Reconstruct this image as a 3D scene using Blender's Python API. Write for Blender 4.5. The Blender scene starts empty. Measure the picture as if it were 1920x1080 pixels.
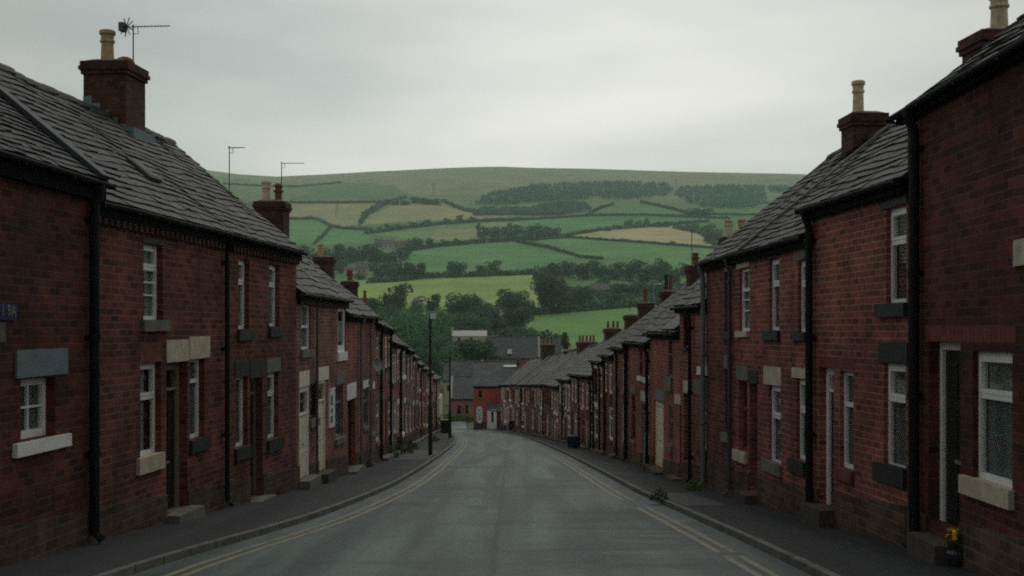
import bpy, math, random
import numpy as np
from mathutils import Vector
random.seed(7); rng = np.random.default_rng(7)
S = bpy.context.scene
COL = S.collection
# ------------------------------------------------------------------ camera
F, HY, EZ = 2200.0, 620.0, 2.0          # focal length and level line in photo pixels, eye height in metres
cam = bpy.data.objects.new('camera', bpy.data.cameras.new('camera')); COL.objects.link(cam)
cam.location = (0, 0, EZ); cam.rotation_euler = (math.pi/2, 0, 0)
cam.data.sensor_width = 36; cam.data.lens = 36*F/1920; cam.data.shift_y = (HY-540)/1920
cam.data.clip_start = .1; cam.data.clip_end = 12000
cam.data.dof.use_dof = True; cam.data.dof.focus_distance = 60; cam.data.dof.aperture_fstop = 2.6
S.camera = cam
S.render.resolution_x, S.render.resolution_y = 1024, 576
# ------------------------------------------------------------------ sky, sun, exposure
SUN_EL, SUN_AZ = math.radians(48), math.radians(15)
W = bpy.data.worlds.new('World'); S.world = W; W.use_nodes = True
nt = W.node_tree; nt.nodes.clear()
def N(t, kind, **kw):
    n = t.nodes.new(kind)
    for k, v in kw.items():
        if k in n.inputs.keys(): n.inputs[k].default_value = v
        else: setattr(n, k, v)
    return n
out = N(nt, 'ShaderNodeOutputWorld'); bg = N(nt, 'ShaderNodeBackground'); bg.inputs['Strength'].default_value = .1
sky = N(nt, 'ShaderNodeTexSky', sky_type='NISHITA', sun_disc=False, sun_elevation=SUN_EL, sun_rotation=SUN_AZ)
tc = N(nt, 'ShaderNodeTexCoord'); mp = N(nt, 'ShaderNodeMapping'); mp.inputs['Scale'].default_value = (1.1, 1.1, 4.2); mp.inputs['Rotation'].default_value = (0, .14, .3)
ns = N(nt, 'ShaderNodeTexNoise', Scale=1.9, Detail=3.5, Roughness=.45)
rp = N(nt, 'ShaderNodeValToRGB'); rp.color_ramp.elements[0].position = .34; rp.color_ramp.elements[1].position = .64
rp.color_ramp.elements[0].color = (6.5, 6.65, 6.45, 1); rp.color_ramp.elements[1].color = (11.3, 11.0, 10.2, 1)
# an overcast deck: brightest low ahead over the hills, heavier overhead and behind
sx = N(nt, 'ShaderNodeSeparateXYZ'); m1 = N(nt, 'ShaderNodeMapRange'); m1.inputs['From Min'].default_value = .05; m1.inputs['From Max'].default_value = .75
m1.inputs['To Min'].default_value = 1.03; m1.inputs['To Max'].default_value = .8
dp = N(nt, 'ShaderNodeVectorMath', operation='DOT_PRODUCT'); dp.inputs[1].default_value = (.02, .985, .17)
m2 = N(nt, 'ShaderNodeValToRGB'); e2 = m2.color_ramp.elements; e2[0].position = 0; e2[0].color = (.5, .5, .5, 1); e2[1].position = 1; e2[1].color = (1.02, 1.02, 1.02, 1)
for p_, v_ in ((.5, .6), (.85, .68), (.945, .56), (.962, .67), (.985, .92)): q_ = e2.new(p_); q_.color = (v_, v_, v_, 1)
m3 = N(nt, 'ShaderNodeMapRange'); m3.inputs['From Min'].default_value = -1
mm = N(nt, 'ShaderNodeMath', operation='MULTIPLY'); vm = N(nt, 'ShaderNodeVectorMath', operation='SCALE')
mix = N(nt, 'ShaderNodeMix', data_type='RGBA'); mix.inputs[0].default_value = .93
l = nt.links.new
l(tc.outputs['Generated'], mp.inputs[0]); l(mp.outputs[0], ns.inputs['Vector']); l(ns.outputs['Fac'], rp.inputs[0])
l(tc.outputs['Generated'], sx.inputs[0]); l(sx.outputs['Z'], m1.inputs['Value']); l(tc.outputs['Generated'], dp.inputs[0]); l(dp.outputs['Value'], m3.inputs['Value']); l(m3.outputs[0], m2.inputs[0])
l(m1.outputs[0], mm.inputs[0]); l(m2.outputs[0], mm.inputs[1]); l(rp.outputs[0], vm.inputs[0]); l(mm.outputs[0], vm.inputs['Scale'])
l(sky.outputs[0], mix.inputs[6]); l(vm.outputs[0], mix.inputs[7]); l(mix.outputs[2], bg.inputs[0]); l(bg.outputs[0], out.inputs[0])
sl = bpy.data.lights.new('sun', 'SUN'); sl.energy = .5; sl.angle = math.radians(25); sl.color = (1, .95, .88)
so = bpy.data.objects.new('sun', sl); COL.objects.link(so)
so.rotation_euler = (math.pi/2-SUN_EL, 0, math.pi-SUN_AZ)
S.view_settings.view_transform = 'Standard'; S.view_settings.look = 'None'; S.view_settings.exposure = 0; S.view_settings.gamma = 1
S.cycles.filter_width = 1.9; S.cycles.max_bounces = 5; S.cycles.transparent_max_bounces = 12; S.cycles.volume_bounces = 1
S.cycles.use_denoising = False; S.cycles.use_adaptive_sampling = False
# ------------------------------------------------------------------ materials
MATS = {}
def newmat(name, rough=.85, spec=.3):
    m = bpy.data.materials.new(name); m.use_nodes = True; MATS[name] = m
    b = m.node_tree.nodes['Principled BSDF']; b.inputs['Roughness'].default_value = rough; b.inputs['Specular IOR Level'].default_value = spec
    return m, m.node_tree, b
def rgb(c): return (c[0], c[1], c[2], 1)
def ramp(t, stops):
    r = N(t, 'ShaderNodeValToRGB'); e = r.color_ramp.elements
    while len(e) < len(stops): e.new(.5)
    for i, (p, c) in enumerate(stops): e[i].position = p; e[i].color = rgb(c)
    return r
def noise(t, scale, detail=4, coord='Object', rough=.55, stretch=None):
    c = N(t, 'ShaderNodeTexCoord'); n = N(t, 'ShaderNodeTexNoise', Scale=scale, Detail=detail, Roughness=rough)
    src = c.outputs[coord]
    if coord == 'World': pass
    if stretch:
        m = N(t, 'ShaderNodeMapping'); m.inputs['Scale'].default_value = stretch; t.links.new(src, m.inputs[0]); src = m.outputs[0]
    t.links.new(src, n.inputs['Vector']); return n
def bump(t, b, h, strength=.5, dist=.02):
    n = N(t, 'ShaderNodeBump', Strength=strength, Distance=dist); t.links.new(h, n.inputs['Height']); t.links.new(n.outputs[0], b.inputs['Normal'])
def mixc(t, fac, a, b, mode='MIX'):
    m = N(t, 'ShaderNodeMix', data_type='RGBA', blend_type=mode)
    for s, i in ((fac, 0), (a, 6), (b, 7)):
        if hasattr(s, 'links'): t.links.new(s, m.inputs[i])
        elif i == 0: m.inputs[0].default_value = s
        else: m.inputs[i].default_value = rgb(s)
    return m.outputs[2]
def plain(name, col, rough=.7, var=.25, scale=3, spec=.3, metal=0, bmp=.15):
    m, t, b = newmat(name, rough, spec); b.inputs['Metallic'].default_value = metal
    n = noise(t, scale, 6); lo = tuple(c*(1-var) for c in col); hi = tuple(min(1, c*(1+var)) for c in col)
    r = ramp(t, [(.3, lo), (.7, hi)]); t.links.new(n.outputs['Fac'], r.inputs[0]); t.links.new(r.outputs[0], b.inputs['Base Color'])
    if bmp:
        n2 = noise(t, scale*14, 3); bump(t, b, n2.outputs['Fac'], bmp, .01)
    return m
def brick(name, c1, c2, mort, w=.27, h=.1, soot=.55, ms=.011):
    m, t, b = newmat(name, .92, .2); L = t.links.new
    uv = N(t, 'ShaderNodeTexCoord')
    nz = noise(t, 5, 3); off = N(t, 'ShaderNodeVectorMath', operation='SCALE'); off.inputs['Scale'].default_value = .014
    L(nz.outputs['Color'], off.inputs[0]); add = N(t, 'ShaderNodeVectorMath', operation='ADD'); L(uv.outputs['UV'], add.inputs[0]); L(off.outputs[0], add.inputs[1])
    bt = N(t, 'ShaderNodeTexBrick', Scale=1.0); bt.inputs['Brick Width'].default_value = w; bt.inputs['Row Height'].default_value = h
    bt.inputs['Mortar Size'].default_value = ms; bt.inputs['Mortar Smooth'].default_value = .3; bt.inputs['Bias'].default_value = -.15
    bt.inputs['Color1'].default_value = rgb(c1); bt.inputs['Color2'].default_value = rgb(c2); bt.inputs['Mortar'].default_value = rgb(mort)
    L(add.outputs[0], bt.inputs['Vector'])
    n1 = noise(t, .55, 5, rough=.65); r1 = ramp(t, [(.36, (.36, .34, .35)), (.64, (1.2, 1.15, 1.1))]); L(n1.outputs['Fac'], r1.inputs[0])
    c = mixc(t, soot, bt.outputs['Color'], r1.outputs[0], 'MULTIPLY')
    n2 = noise(t, 7, 4, rough=.7); r2 = ramp(t, [(.3, (.62, .6, .6)), (.7, (1.25, 1.2, 1.15))]); L(n2.outputs['Fac'], r2.inputs[0])
    c = mixc(t, .7, c, r2.outputs[0], 'MULTIPLY')
    n3 = noise(t, 1.1, 6, rough=.7, stretch=(1.6, 1.6, .35)); r3 = ramp(t, [(.52, (0, 0, 0)), (.74, (.9, .9, .9))]); L(n3.outputs['Fac'], r3.inputs[0])
    c = mixc(t, r3.outputs[0], c, (.042, .03, .027))
    L(c, b.inputs['Base Color'])
    inv = N(t, 'ShaderNodeMath', operation='SUBTRACT'); inv.inputs[0].default_value = 1; L(bt.outputs['Fac'], inv.inputs[1])
    ad = N(t, 'ShaderNodeMath', operation='MULTIPLY_ADD'); L(n2.outputs['Fac'], ad.inputs[0]); ad.inputs[1].default_value = .5; L(inv.outputs[0], ad.inputs[2])
    bump(t, b, ad.outputs[0], .6, .012)
    return m
brick('brick_dark', (.235, .068, .048), (.052, .024, .021), (.19, .15, .135), w=.3, h=.112, soot=.75)
brick('brick_dimmed', (.155, .043, .032), (.036, .018, .016), (.105, .083, .076), w=.3, h=.112, soot=.8)  # vignette darkness put into the brick colour of the two nearest houses
brick('brick_red', (.37, .108, .078), (.13, .05, .041), (.36, .27, .24), w=.29, h=.108, soot=.7)
brick('brick_orange', (.42, .115, .088), (.19, .06, .05), (.38, .27, .22), soot=.55)
brick('brick_brown', (.34, .135, .095), (.13, .065, .05), (.32, .26, .22), soot=.6)
brick('brick_far', (.42, .155, .11), (.24, .1, .075), (.38, .3, .25), soot=.5)
brick('brick_bright', (.46, .1, .065), (.34, .08, .055), (.36, .2, .15), soot=.3)
brick('brick_stack', (.115, .05, .036), (.045, .025, .02), (.06, .052, .045), soot=.7, h=.085)
brick('plinth_stone', (.13, .082, .062), (.05, .038, .031), (.13, .115, .1), w=.36, h=.15, soot=.6, ms=.016)
def slate(name, lo, hi, moss):
    m, t, b = newmat(name, .5, .22); L = t.links.new
    a = N(t, 'ShaderNodeAttribute', attribute_name='tint'); r = ramp(t, [(0, lo), (1, hi)]); L(a.outputs['Fac'], r.inputs[0])
    n = noise(t, 1.4, 6, rough=.7); rm = ramp(t, [(.48, (0, 0, 0)), (.72, (.8, .8, .8))]); L(n.outputs['Fac'], rm.inputs[0])
    c = mixc(t, rm.outputs[0], r.outputs[0], moss)
    n2 = noise(t, 16, 5, rough=.7); r2 = ramp(t, [(.3, (.6, .6, .6)), (.7, (1.3, 1.3, 1.3))]); L(n2.outputs['Fac'], r2.inputs[0])
    c = mixc(t, .8, c, r2.outputs[0], 'MULTIPLY'); L(c, b.inputs['Base Color'])
    rr = N(t, 'ShaderNodeMapRange'); rr.inputs['To Min'].default_value = .42; rr.inputs['To Max'].default_value = .8; L(n2.outputs['Fac'], rr.inputs['Value']); L(rr.outputs[0], b.inputs['Roughness'])
    bump(t, b, n2.outputs['Fac'], .5, .012)
slate('slate', (.012, .013, .014), (.085, .084, .08), (.06, .058, .042))
slate('slate_pale', (.03, .032, .034), (.14, .143, .14), (.1, .1, .08))
slate('slate_dark', (.02, .022, .025), (.055, .056, .06), (.05, .05, .045))
slate('slate_blue', (.055, .063, .068), (.105, .115, .12), (.085, .088, .08))
plain('stone_cream', (.5, .45, .34), .9, .22, 5)
plain('stone_grey', (.16, .155, .135), .9, .3, 5)
plain('stone_dark', (.028, .031, .036), .6, .3, 5)
plain('stone_brown', (.14, .1, .085), .9, .3, 5)
plain('step_dark', (.075, .066, .058), .9, .3, 5)
plain('stone_blue', (.155, .2, .23), .8, .12, 4)
plain('stone_red', (.16, .05, .04), .9, .3, 5)
plain('paint_white', (.8, .81, .8), .4, .1, 3, .4, bmp=.05)
plain('paint_cream', (.74, .69, .54), .5, .1, 3, bmp=.05)
plain('paint_tan', (.25, .2, .12), .5, .15, 4, bmp=.05)
plain('paint_black', (.011, .012, .013), .5, .3, 4, .12, bmp=.05)
plain('fascia_black', (.01, .01, .011), .9, .3, 4, .05, bmp=.05)
plain('paint_grey', (.16, .175, .185), .45, .15, 4, bmp=.05)
plain('door_dark', (.013, .011, .011), .4, .3, 5, .4, bmp=.08)
plain('door_red', (.1, .012, .01), .45, .25, 5, bmp=.08)
plain('door_green', (.02, .045, .035), .45, .25, 5, bmp=.08)
plain('door_blue', (.02, .03, .06), .45, .25, 5, bmp=.08)
plain('door_glazed', (.2, .23, .235), .4, .25, 5, bmp=.08)
plain('lead', (.06, .072, .084), .6, .25, 4, .15)
plain('mortar', (.3, .29, .27), .9, .3, 6)
plain('pot_buff', (.4, .29, .16), .8, .3, 9)
plain('pot_cream', (.5, .42, .29), .8, .25, 9)
plain('pot_red', (.17, .06, .036), .8, .3, 9)
plain('pot_dark', (.03, .027, .026), .7, .3, 9)
plain('metal_dark', (.06, .062, .065), .5, .2, 6, .5)
plain('metal_grey', (.2, .21, .215), .45, .2, 6, .5)
plain('pole_green', (.012, .022, .02), .4, .3, 4, .5)
plain('plastic_black', (.012, .012, .014), .5, .2, 6, .4)
plain('plastic_blue', (.012, .02, .06), .45, .2, 6, .4)
plain('glaze_blue', (.02, .034, .055), .2, .3, 8, .5)
plain('interior', (.02, .019, .018), .95, .2, 2, 0)
plain('cloth', (.32, .35, .34), .95, .15, 6, .1)
plain('cloth_dark', (.17, .21, .21), .95, .15, 6, .1)
plain('sign_blue', (.01, .018, .085), .35, .1, 6, .4)
plain('sign_white', (.62, .66, .66), .35, .08, 6, .4)
plain('lamp_glass', (.6, .62, .6), .15, .05, 6, .5)
plain('flower_yellow', (.72, .34, .015), .7, .3, 20)
plain('stone_far', (.32, .28, .21), .9, .25, 2)
plain('sheet_pale', (.4, .4, .38), .6, .1, 2)
plain('roof_far', (.13, .13, .125), .8, .3, 2)
plain('roof_tile', (.2, .1, .07), .8, .3, 2)
plain('trunk', (.06, .05, .04), .95, .3, 6)
def glass(name, rough=.03):
    m, t, b = newmat(name); t.nodes.remove(b); L = t.links.new
    o = t.nodes['Material Output']; tr = N(t, 'ShaderNodeBsdfTransparent', Color=(.93, .95, .94, 1)); gl = N(t, 'ShaderNodeBsdfGlossy', Roughness=rough)
    fr = N(t, 'ShaderNodeFresnel', IOR=1.5); mx = N(t, 'ShaderNodeMixShader'); ma = N(t, 'ShaderNodeMath', operation='MULTIPLY_ADD'); ma.inputs[1].default_value = 1.1; ma.inputs[2].default_value = .02
    gm = N(t, 'ShaderNodeNewGeometry'); iv = N(t, 'ShaderNodeMath', operation='SUBTRACT'); iv.inputs[0].default_value = 1; L(gm.outputs['Backfacing'], iv.inputs[1]); mu = N(t, 'ShaderNodeMath', operation='MULTIPLY'); L(fr.outputs[0], ma.inputs[0]); L(ma.outputs[0], mu.inputs[0]); L(iv.outputs[0], mu.inputs[1]); L(mu.outputs[0], mx.inputs[0]); L(tr.outputs[0], mx.inputs[1]); L(gl.outputs[0], mx.inputs[2]); L(mx.outputs[0], o.inputs[0])
glass('glass')
def asphalt(name, lo, hi, stain, rough, patch):
    m, t, b = newmat(name, rough, .2); L = t.links.new
    n1 = noise(t, .8, 4, stretch=(1.5, .07, 1), rough=.5); r1 = ramp(t, [(.4, lo), (.62, hi)]); L(n1.outputs['Fac'], r1.inputs[0])
    n2 = noise(t, 42, 4, rough=.75); r2 = ramp(t, [(.3, (.6, .6, .6)), (.7, (1.35, 1.35, 1.35))]); L(n2.outputs['Fac'], r2.inputs[0])
    c = mixc(t, .8, r1.outputs[0], r2.outputs[0], 'MULTIPLY')
    n3 = noise(t, .42, 6, stretch=(.5, 1.0, 1), rough=.68); r3 = ramp(t, [(.53, (0, 0, 0)), (.66, (.85, .85, .85))]); L(n3.outputs['Fac'], r3.inputs[0])
    c = mixc(t, r3.outputs[0], c, stain)
    n4 = noise(t, 3.1, 5, rough=.7); r4 = ramp(t, [(.3, (.8, .8, .8)), (.7, (1.15, 1.15, 1.15))]); L(n4.outputs['Fac'], r4.inputs[0])
    c = mixc(t, .8, c, r4.outputs[0], 'MULTIPLY')
    if patch:      # oil and tyre smears, and the seam between two laid widths
        co = N(t, 'ShaderNodeTexCoord'); acc = None
        ns_ = noise(t, 1.0, 6, stretch=(.35, 2.2, 1), rough=.7); rs = ramp(t, [(.42, (0, 0, 0)), (.62, (1, 1, 1))]); L(ns_.outputs['Fac'], rs.inputs[0])
        for cx, cy, rx, ry in ((2.0, 21.5, 1.9, 6.0), (1.2, 31, 1.0, 6), (-1.4, 31, 1.2, 5), (-2.4, 40, 1.0, 7), (1.2, 17, 1.6, 2.5)):
            mp_ = N(t, 'ShaderNodeMapping'); mp_.vector_type = 'POINT'; mp_.inputs['Location'].default_value = (-cx/rx, -cy/ry, 0); mp_.inputs['Scale'].default_value = (1/rx, 1/ry, 0); L(co.outputs['Object'], mp_.inputs[0])
            ln = N(t, 'ShaderNodeVectorMath', operation='LENGTH'); L(mp_.outputs[0], ln.inputs[0]); mr = N(t, 'ShaderNodeMapRange'); mr.inputs['From Min'].default_value = 1; mr.inputs['From Max'].default_value = .2; L(ln.outputs['Value'], mr.inputs['Value'])
            if acc is None: acc = mr.outputs[0]
            else: mx_ = N(t, 'ShaderNodeMath', operation='MAXIMUM'); L(acc, mx_.inputs[0]); L(mr.outputs[0], mx_.inputs[1]); acc = mx_.outputs[0]
        mu = N(t, 'ShaderNodeMath', operation='MULTIPLY'); L(acc, mu.inputs[0]); L(rs.outputs[0], mu.inputs[1]); mu2 = N(t, 'ShaderNodeMath', operation='MULTIPLY'); L(mu.outputs[0], mu2.inputs[0]); mu2.inputs[1].default_value = .8
        c = mixc(t, mu2.outputs[0], c, (.02, .024, .026))
        sp = N(t, 'ShaderNodeSeparateXYZ'); L(co.outputs['Object'], sp.inputs[0]); nw = noise(t, .5, 3); ma_ = N(t, 'ShaderNodeMath', operation='MULTIPLY_ADD'); L(nw.outputs['Fac'], ma_.inputs[0]); ma_.inputs[1].default_value = .12; L(sp.outputs['X'], ma_.inputs[2])
        ad_ = N(t, 'ShaderNodeMath', operation='ADD'); L(ma_.outputs[0], ad_.inputs[0]); ad_.inputs[1].default_value = .19; ab = N(t, 'ShaderNodeMath', operation='ABSOLUTE'); L(ad_.outputs[0], ab.inputs[0])
        mr = N(t, 'ShaderNodeMapRange'); mr.inputs['From Min'].default_value = .07; mr.inputs['From Max'].default_value = .02; mr.inputs['To Max'].default_value = .45; L(ab.outputs[0], mr.inputs['Value']); c = mixc(t, mr.outputs[0], c, (.03, .036, .036))
        ng = noise(t, 150, 2, rough=.9); rg = ramp(t, [(.3, (.7, .7, .7)), (.7, (1.3, 1.3, 1.3))]); L(ng.outputs['Fac'], rg.inputs[0]); c = mixc(t, .9, c, rg.outputs[0], 'MULTIPLY')
    L(c, b.inputs['Base Color']); bump(t, b, n2.outputs['Fac'], .5, .008)
asphalt('asphalt', (.066, .088, .086), (.135, .174, .166), (.046, .06, .058), .6, 1)
asphalt('asphalt_path', (.026, .032, .033), (.043, .052, .053), (.017, .02, .02), .75, 0)
asphalt('asphalt_patch', (.07, .077, .08), (.095, .103, .105), (.055, .058, .06), .7, 0)
plain('kerb_stone', (.14, .14, .128), .85, .35, 2)
def worn(name, col):
    m, t, b = newmat(name, .7); n = noise(t, 5, 6, rough=.75); r = ramp(t, [(.32, (.1, .1, .095)), (.52, col)])
    t.links.new(n.outputs['Fac'], r.inputs[0]); t.links.new(r.outputs[0], b.inputs['Base Color'])
worn('line_yellow', (.26, .235, .165)); worn('line_white', (.5, .5, .48))
def foliage(name, c1, c2):
    m, t, b = newmat(name, .65, .25); L = t.links.new
    a = N(t, 'ShaderNodeAttribute', attribute_name='tint'); oi = N(t, 'ShaderNodeObjectInfo')
    r = ramp(t, [(0, c1), (1, c2)]); L(a.outputs['Fac'], r.inputs[0])
    hs = N(t, 'ShaderNodeHueSaturation'); L(r.outputs[0], hs.inputs['Color'])
    mr = N(t, 'ShaderNodeMapRange'); mr.inputs['To Min'].default_value = .75; mr.inputs['To Max'].default_value = 1.7; L(oi.outputs['Random'], mr.inputs['Value']); L(mr.outputs[0], hs.inputs['Value'])
    mh = N(t, 'ShaderNodeMapRange'); mh.inputs['To Min'].default_value = .485; mh.inputs['To Max'].default_value = .52; L(oi.outputs['Random'], mh.inputs['Value']); L(mh.outputs[0], hs.inputs['Hue'])
    L(hs.outputs[0], b.inputs['Base Color'])
    tr = N(t, 'ShaderNodeBsdfTranslucent'); L(hs.outputs[0], tr.inputs[0]); mx = N(t, 'ShaderNodeMixShader'); mx.inputs[0].default_value = .25
    o = t.nodes['Material Output']; L(b.outputs[0], mx.inputs[1]); L(tr.outputs[0], mx.inputs[2]); L(mx.outputs[0], o.inputs[0])
foliage('leaf', (.02, .054, .029), (.06, .13, .055))
foliage('leaf_light', (.035, .09, .032), (.09, .175, .06))
foliage('leaf_wood', (.04, .105, .07), (.07, .155, .1))
foliage('weed', (.03, .06, .015), (.1, .14, .04))
foliage('petal', (.6, .28, .01), (.85, .55, .03))
def terrain_mat():
    m, t, b = newmat('ground', .95, .1); L = t.links.new
    a = N(t, 'ShaderNodeAttribute', attribute_name='field')
    g = N(t, 'ShaderNodeNewGeometry')
    n1 = N(t, 'ShaderNodeTexNoise', Scale=.02, Detail=7.0, Roughness=.65); L(g.outputs['Position'], n1.inputs['Vector'])
    r1 = ramp(t, [(.3, (.72, .76, .72)), (.7, (1.28, 1.22, 1.2))]); L(n1.outputs['Fac'], r1.inputs[0])
    n2 = N(t, 'ShaderNodeTexNoise', Scale=.3, Detail=4.0, Roughness=.7); L(g.outputs['Position'], n2.inputs['Vector'])
    r2 = ramp(t, [(.3, (.75, .78, .75)), (.7, (1.22, 1.2, 1.2))]); L(n2.outputs['Fac'], r2.inputs[0])
    c = mixc(t, .9, a.outputs['Color'], r1.outputs[0], 'MULTIPLY'); c = mixc(t, .6, c, r2.outputs[0], 'MULTIPLY'); c = mixc(t, 1.0, c, (1.68, 1.66, 1.66), 'MULTIPLY'); L(c, b.inputs['Base Color'])
terrain_mat()
# ------------------------------------------------------------------ mesh helpers
def tag(o, label=None, cat=None, group=None, kind=None):
    for k, v in (('label', label), ('category', cat), ('group', group), ('kind', kind)):
        if v: o[k] = v
    return o
def link(name, me, parent=None, loc=(0, 0, 0), rz=0):
    o = bpy.data.objects.new(name, me); COL.objects.link(o); o.location = loc; o.rotation_euler = (0, 0, rz)
    if parent: o.parent = parent
    return o
class MB:
    def __init__(s): s.v = []; s.f = []; s.mi = []; s.t = []; s.uv = []
    def face(s, pts, mi=0, tint=.5, uv=None):
        i = len(s.v); s.v += [tuple(p) for p in pts]; s.f.append(tuple(range(i, i+len(pts)))); s.mi.append(mi); s.t.append(tint); s.uv.append(uv)
    def box(s, x0, x1, y0, y1, z0, z1, mi=0, tint=.5):
        a = [(x0, y0, z0), (x1, y0, z0), (x1, y1, z0), (x0, y1, z0), (x0, y0, z1), (x1, y0, z1), (x1, y1, z1), (x0, y1, z1)]
        for q in ((0, 3, 2, 1), (4, 5, 6, 7), (0, 1, 5, 4), (1, 2, 6, 5), (2, 3, 7, 6), (3, 0, 4, 7)): s.face([a[k] for k in q], mi, tint)
    def hexa(s, a, mi=0, tint=.5):
        for q in ((0, 3, 2, 1), (4, 5, 6, 7), (0, 1, 5, 4), (1, 2, 6, 5), (2, 3, 7, 6), (3, 0, 4, 7)): s.face([a[k] for k in q], mi, tint)
    def lathe(s, c, prof, n=12, mi=0, tint=.5):
        rings = [[(c[0]+r*math.cos(2*math.pi*k/n), c[1]+r*math.sin(2*math.pi*k/n), c[2]+z) for k in range(n)] for r, z in prof]
        for a, b in zip(rings, rings[1:]):
            for k in range(n): s.face([a[k], a[(k+1) % n], b[(k+1) % n], b[k]], mi, tint)
        s.face(rings[0][::-1], mi, tint); s.face(rings[-1], mi, tint)
    def tube(s, pts, r, n=8, mi=0, r1=None):
        P = [Vector(p) for p in pts]; rings = []
        for i, p in enumerate(P):
            d = (P[min(i+1, len(P)-1)]-P[max(i-1, 0)]).normalized(); a = Vector((0, 0, 1)) if abs(d.z) < .9 else Vector((1, 0, 0))
            u = d.cross(a).normalized(); w = d.cross(u); rr = r if r1 is None else r+(r1-r)*i/(len(P)-1)
            rings.append([p+u*rr*math.cos(2*math.pi*k/n)+w*rr*math.sin(2*math.pi*k/n) for k in range(n)])
        for a, b in zip(rings, rings[1:]):
            for k in range(n): s.face([a[k], b[k], b[(k+1) % n], a[(k+1) % n]], mi)
        s.face(rings[0], mi); s.face(rings[-1][::-1], mi)
    def build(s, name, mats, parent=None, loc=(0, 0, 0), rz=0, smooth=False):
        me = bpy.data.meshes.new(name); me.from_pydata(s.v, [], s.f)
        for m in ([mats] if isinstance(mats, str) else mats): me.materials.append(MATS[m])
        me.polygons.foreach_set('material_index', s.mi)
        uvl = me.uv_layers.new(name='UVMap'); uv = []
        V = s.v
        for f, u in zip(s.f, s.uv):
            if u: uv += [c for p in u for c in p]; continue
            a, b, c = Vector(V[f[0]]), Vector(V[f[1]]), Vector(V[f[2]]); n = (b-a).cross(c-a)
            if n.length < 1e-12 and len(f) > 3: n = (c-a).cross(Vector(V[f[3]])-a)
            ax = max(range(3), key=lambda k: abs(n[k]))
            for k in f:
                p = V[k]; uv += [p[1], p[2]] if ax == 0 else [p[0], p[2]] if ax == 1 else [p[0], p[1]]
        uvl.data.foreach_set('uv', uv)
        at = me.attributes.new('tint', 'FLOAT', 'FACE'); at.data.foreach_set('value', s.t)
        if smooth: me.polygons.foreach_set('use_smooth', [True]*len(s.f))
        me.update(); return link(name, me, parent, loc, rz)
# ------------------------------------------------------------------ the lie of the land
PROF = [(-80, 3.44), (0, -2), (165, -13.22), (200, -14.3), (240, -14.4), (300, -12), (350, -9), (400, -5), (480, 2), (560, 10), (640, 18), (760, 32), (900, 49), (1050, 70), (1250, 102),
        (1500, 147), (1750, 196), (2000, 243), (2300, 297), (2600, 350), (2800, 385), (2900, 397), (3000, 398), (3200, 380), (3600, 300)]
PX, PZ = np.array([p[0] for p in PROF], float), np.array([p[1] for p in PROF], float)
SKX = np.array([-900, 200, 380, 450, 520, 600, 700, 820, 940, 1100, 1280, 1450, 1520, 2800]) ; SKY = np.array([300, 305, 316, 325, 330, 326, 319, 315, 311, 314, 319, 324, 326, 330])
def terr(X, d):
    X = np.asarray(X, float); d = np.asarray(d, float)
    z = np.interp(d, PX, PZ); px = 960+F*X/np.maximum(d, 60)
    w = np.clip((d-900)/1500, 0, 1); w = w*w*(3-2*w)
    z = z*(1+w*((620-np.interp(px, SKX, SKY))/304-1))
    u = np.clip((d-700)/900, 0, 1)
    z = z+u*(7*np.sin(X/170+d/310)*np.sin(d/190-X/420)+4*np.sin(X/61+d/97))*np.clip((2900-d)/500, 0, 1)
    return z+EZ
def gz(d, X=0): return float(terr(X, d))
def P(x, y, d): return Vector(((x-960)/F*d, d, EZ+(HY-y)/F*d))
def onhill(x, y):            # where the line of sight through a photo point meets the hillside
    k = (x-960)/F; lo, hi = 210., 2890.
    f = lambda d: HY-(gz(d, k*d)-EZ)*F/d-y
    ds = np.arange(210, 2890, 8.); ys = HY-(terr(k*ds, ds)-EZ)*F/ds; hit = np.nonzero(ys <= y)[0]
    if len(hit) == 0: return k*2850, 2850.
    i = hit[0]
    if i == 0: return k*ds[0], ds[0]
    a, b = ds[i-1], ds[i]
    for _ in range(12):
        m = (a+b)/2
        if f(m) > 0: a = m
        else: b = m
    return k*b, b
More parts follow.
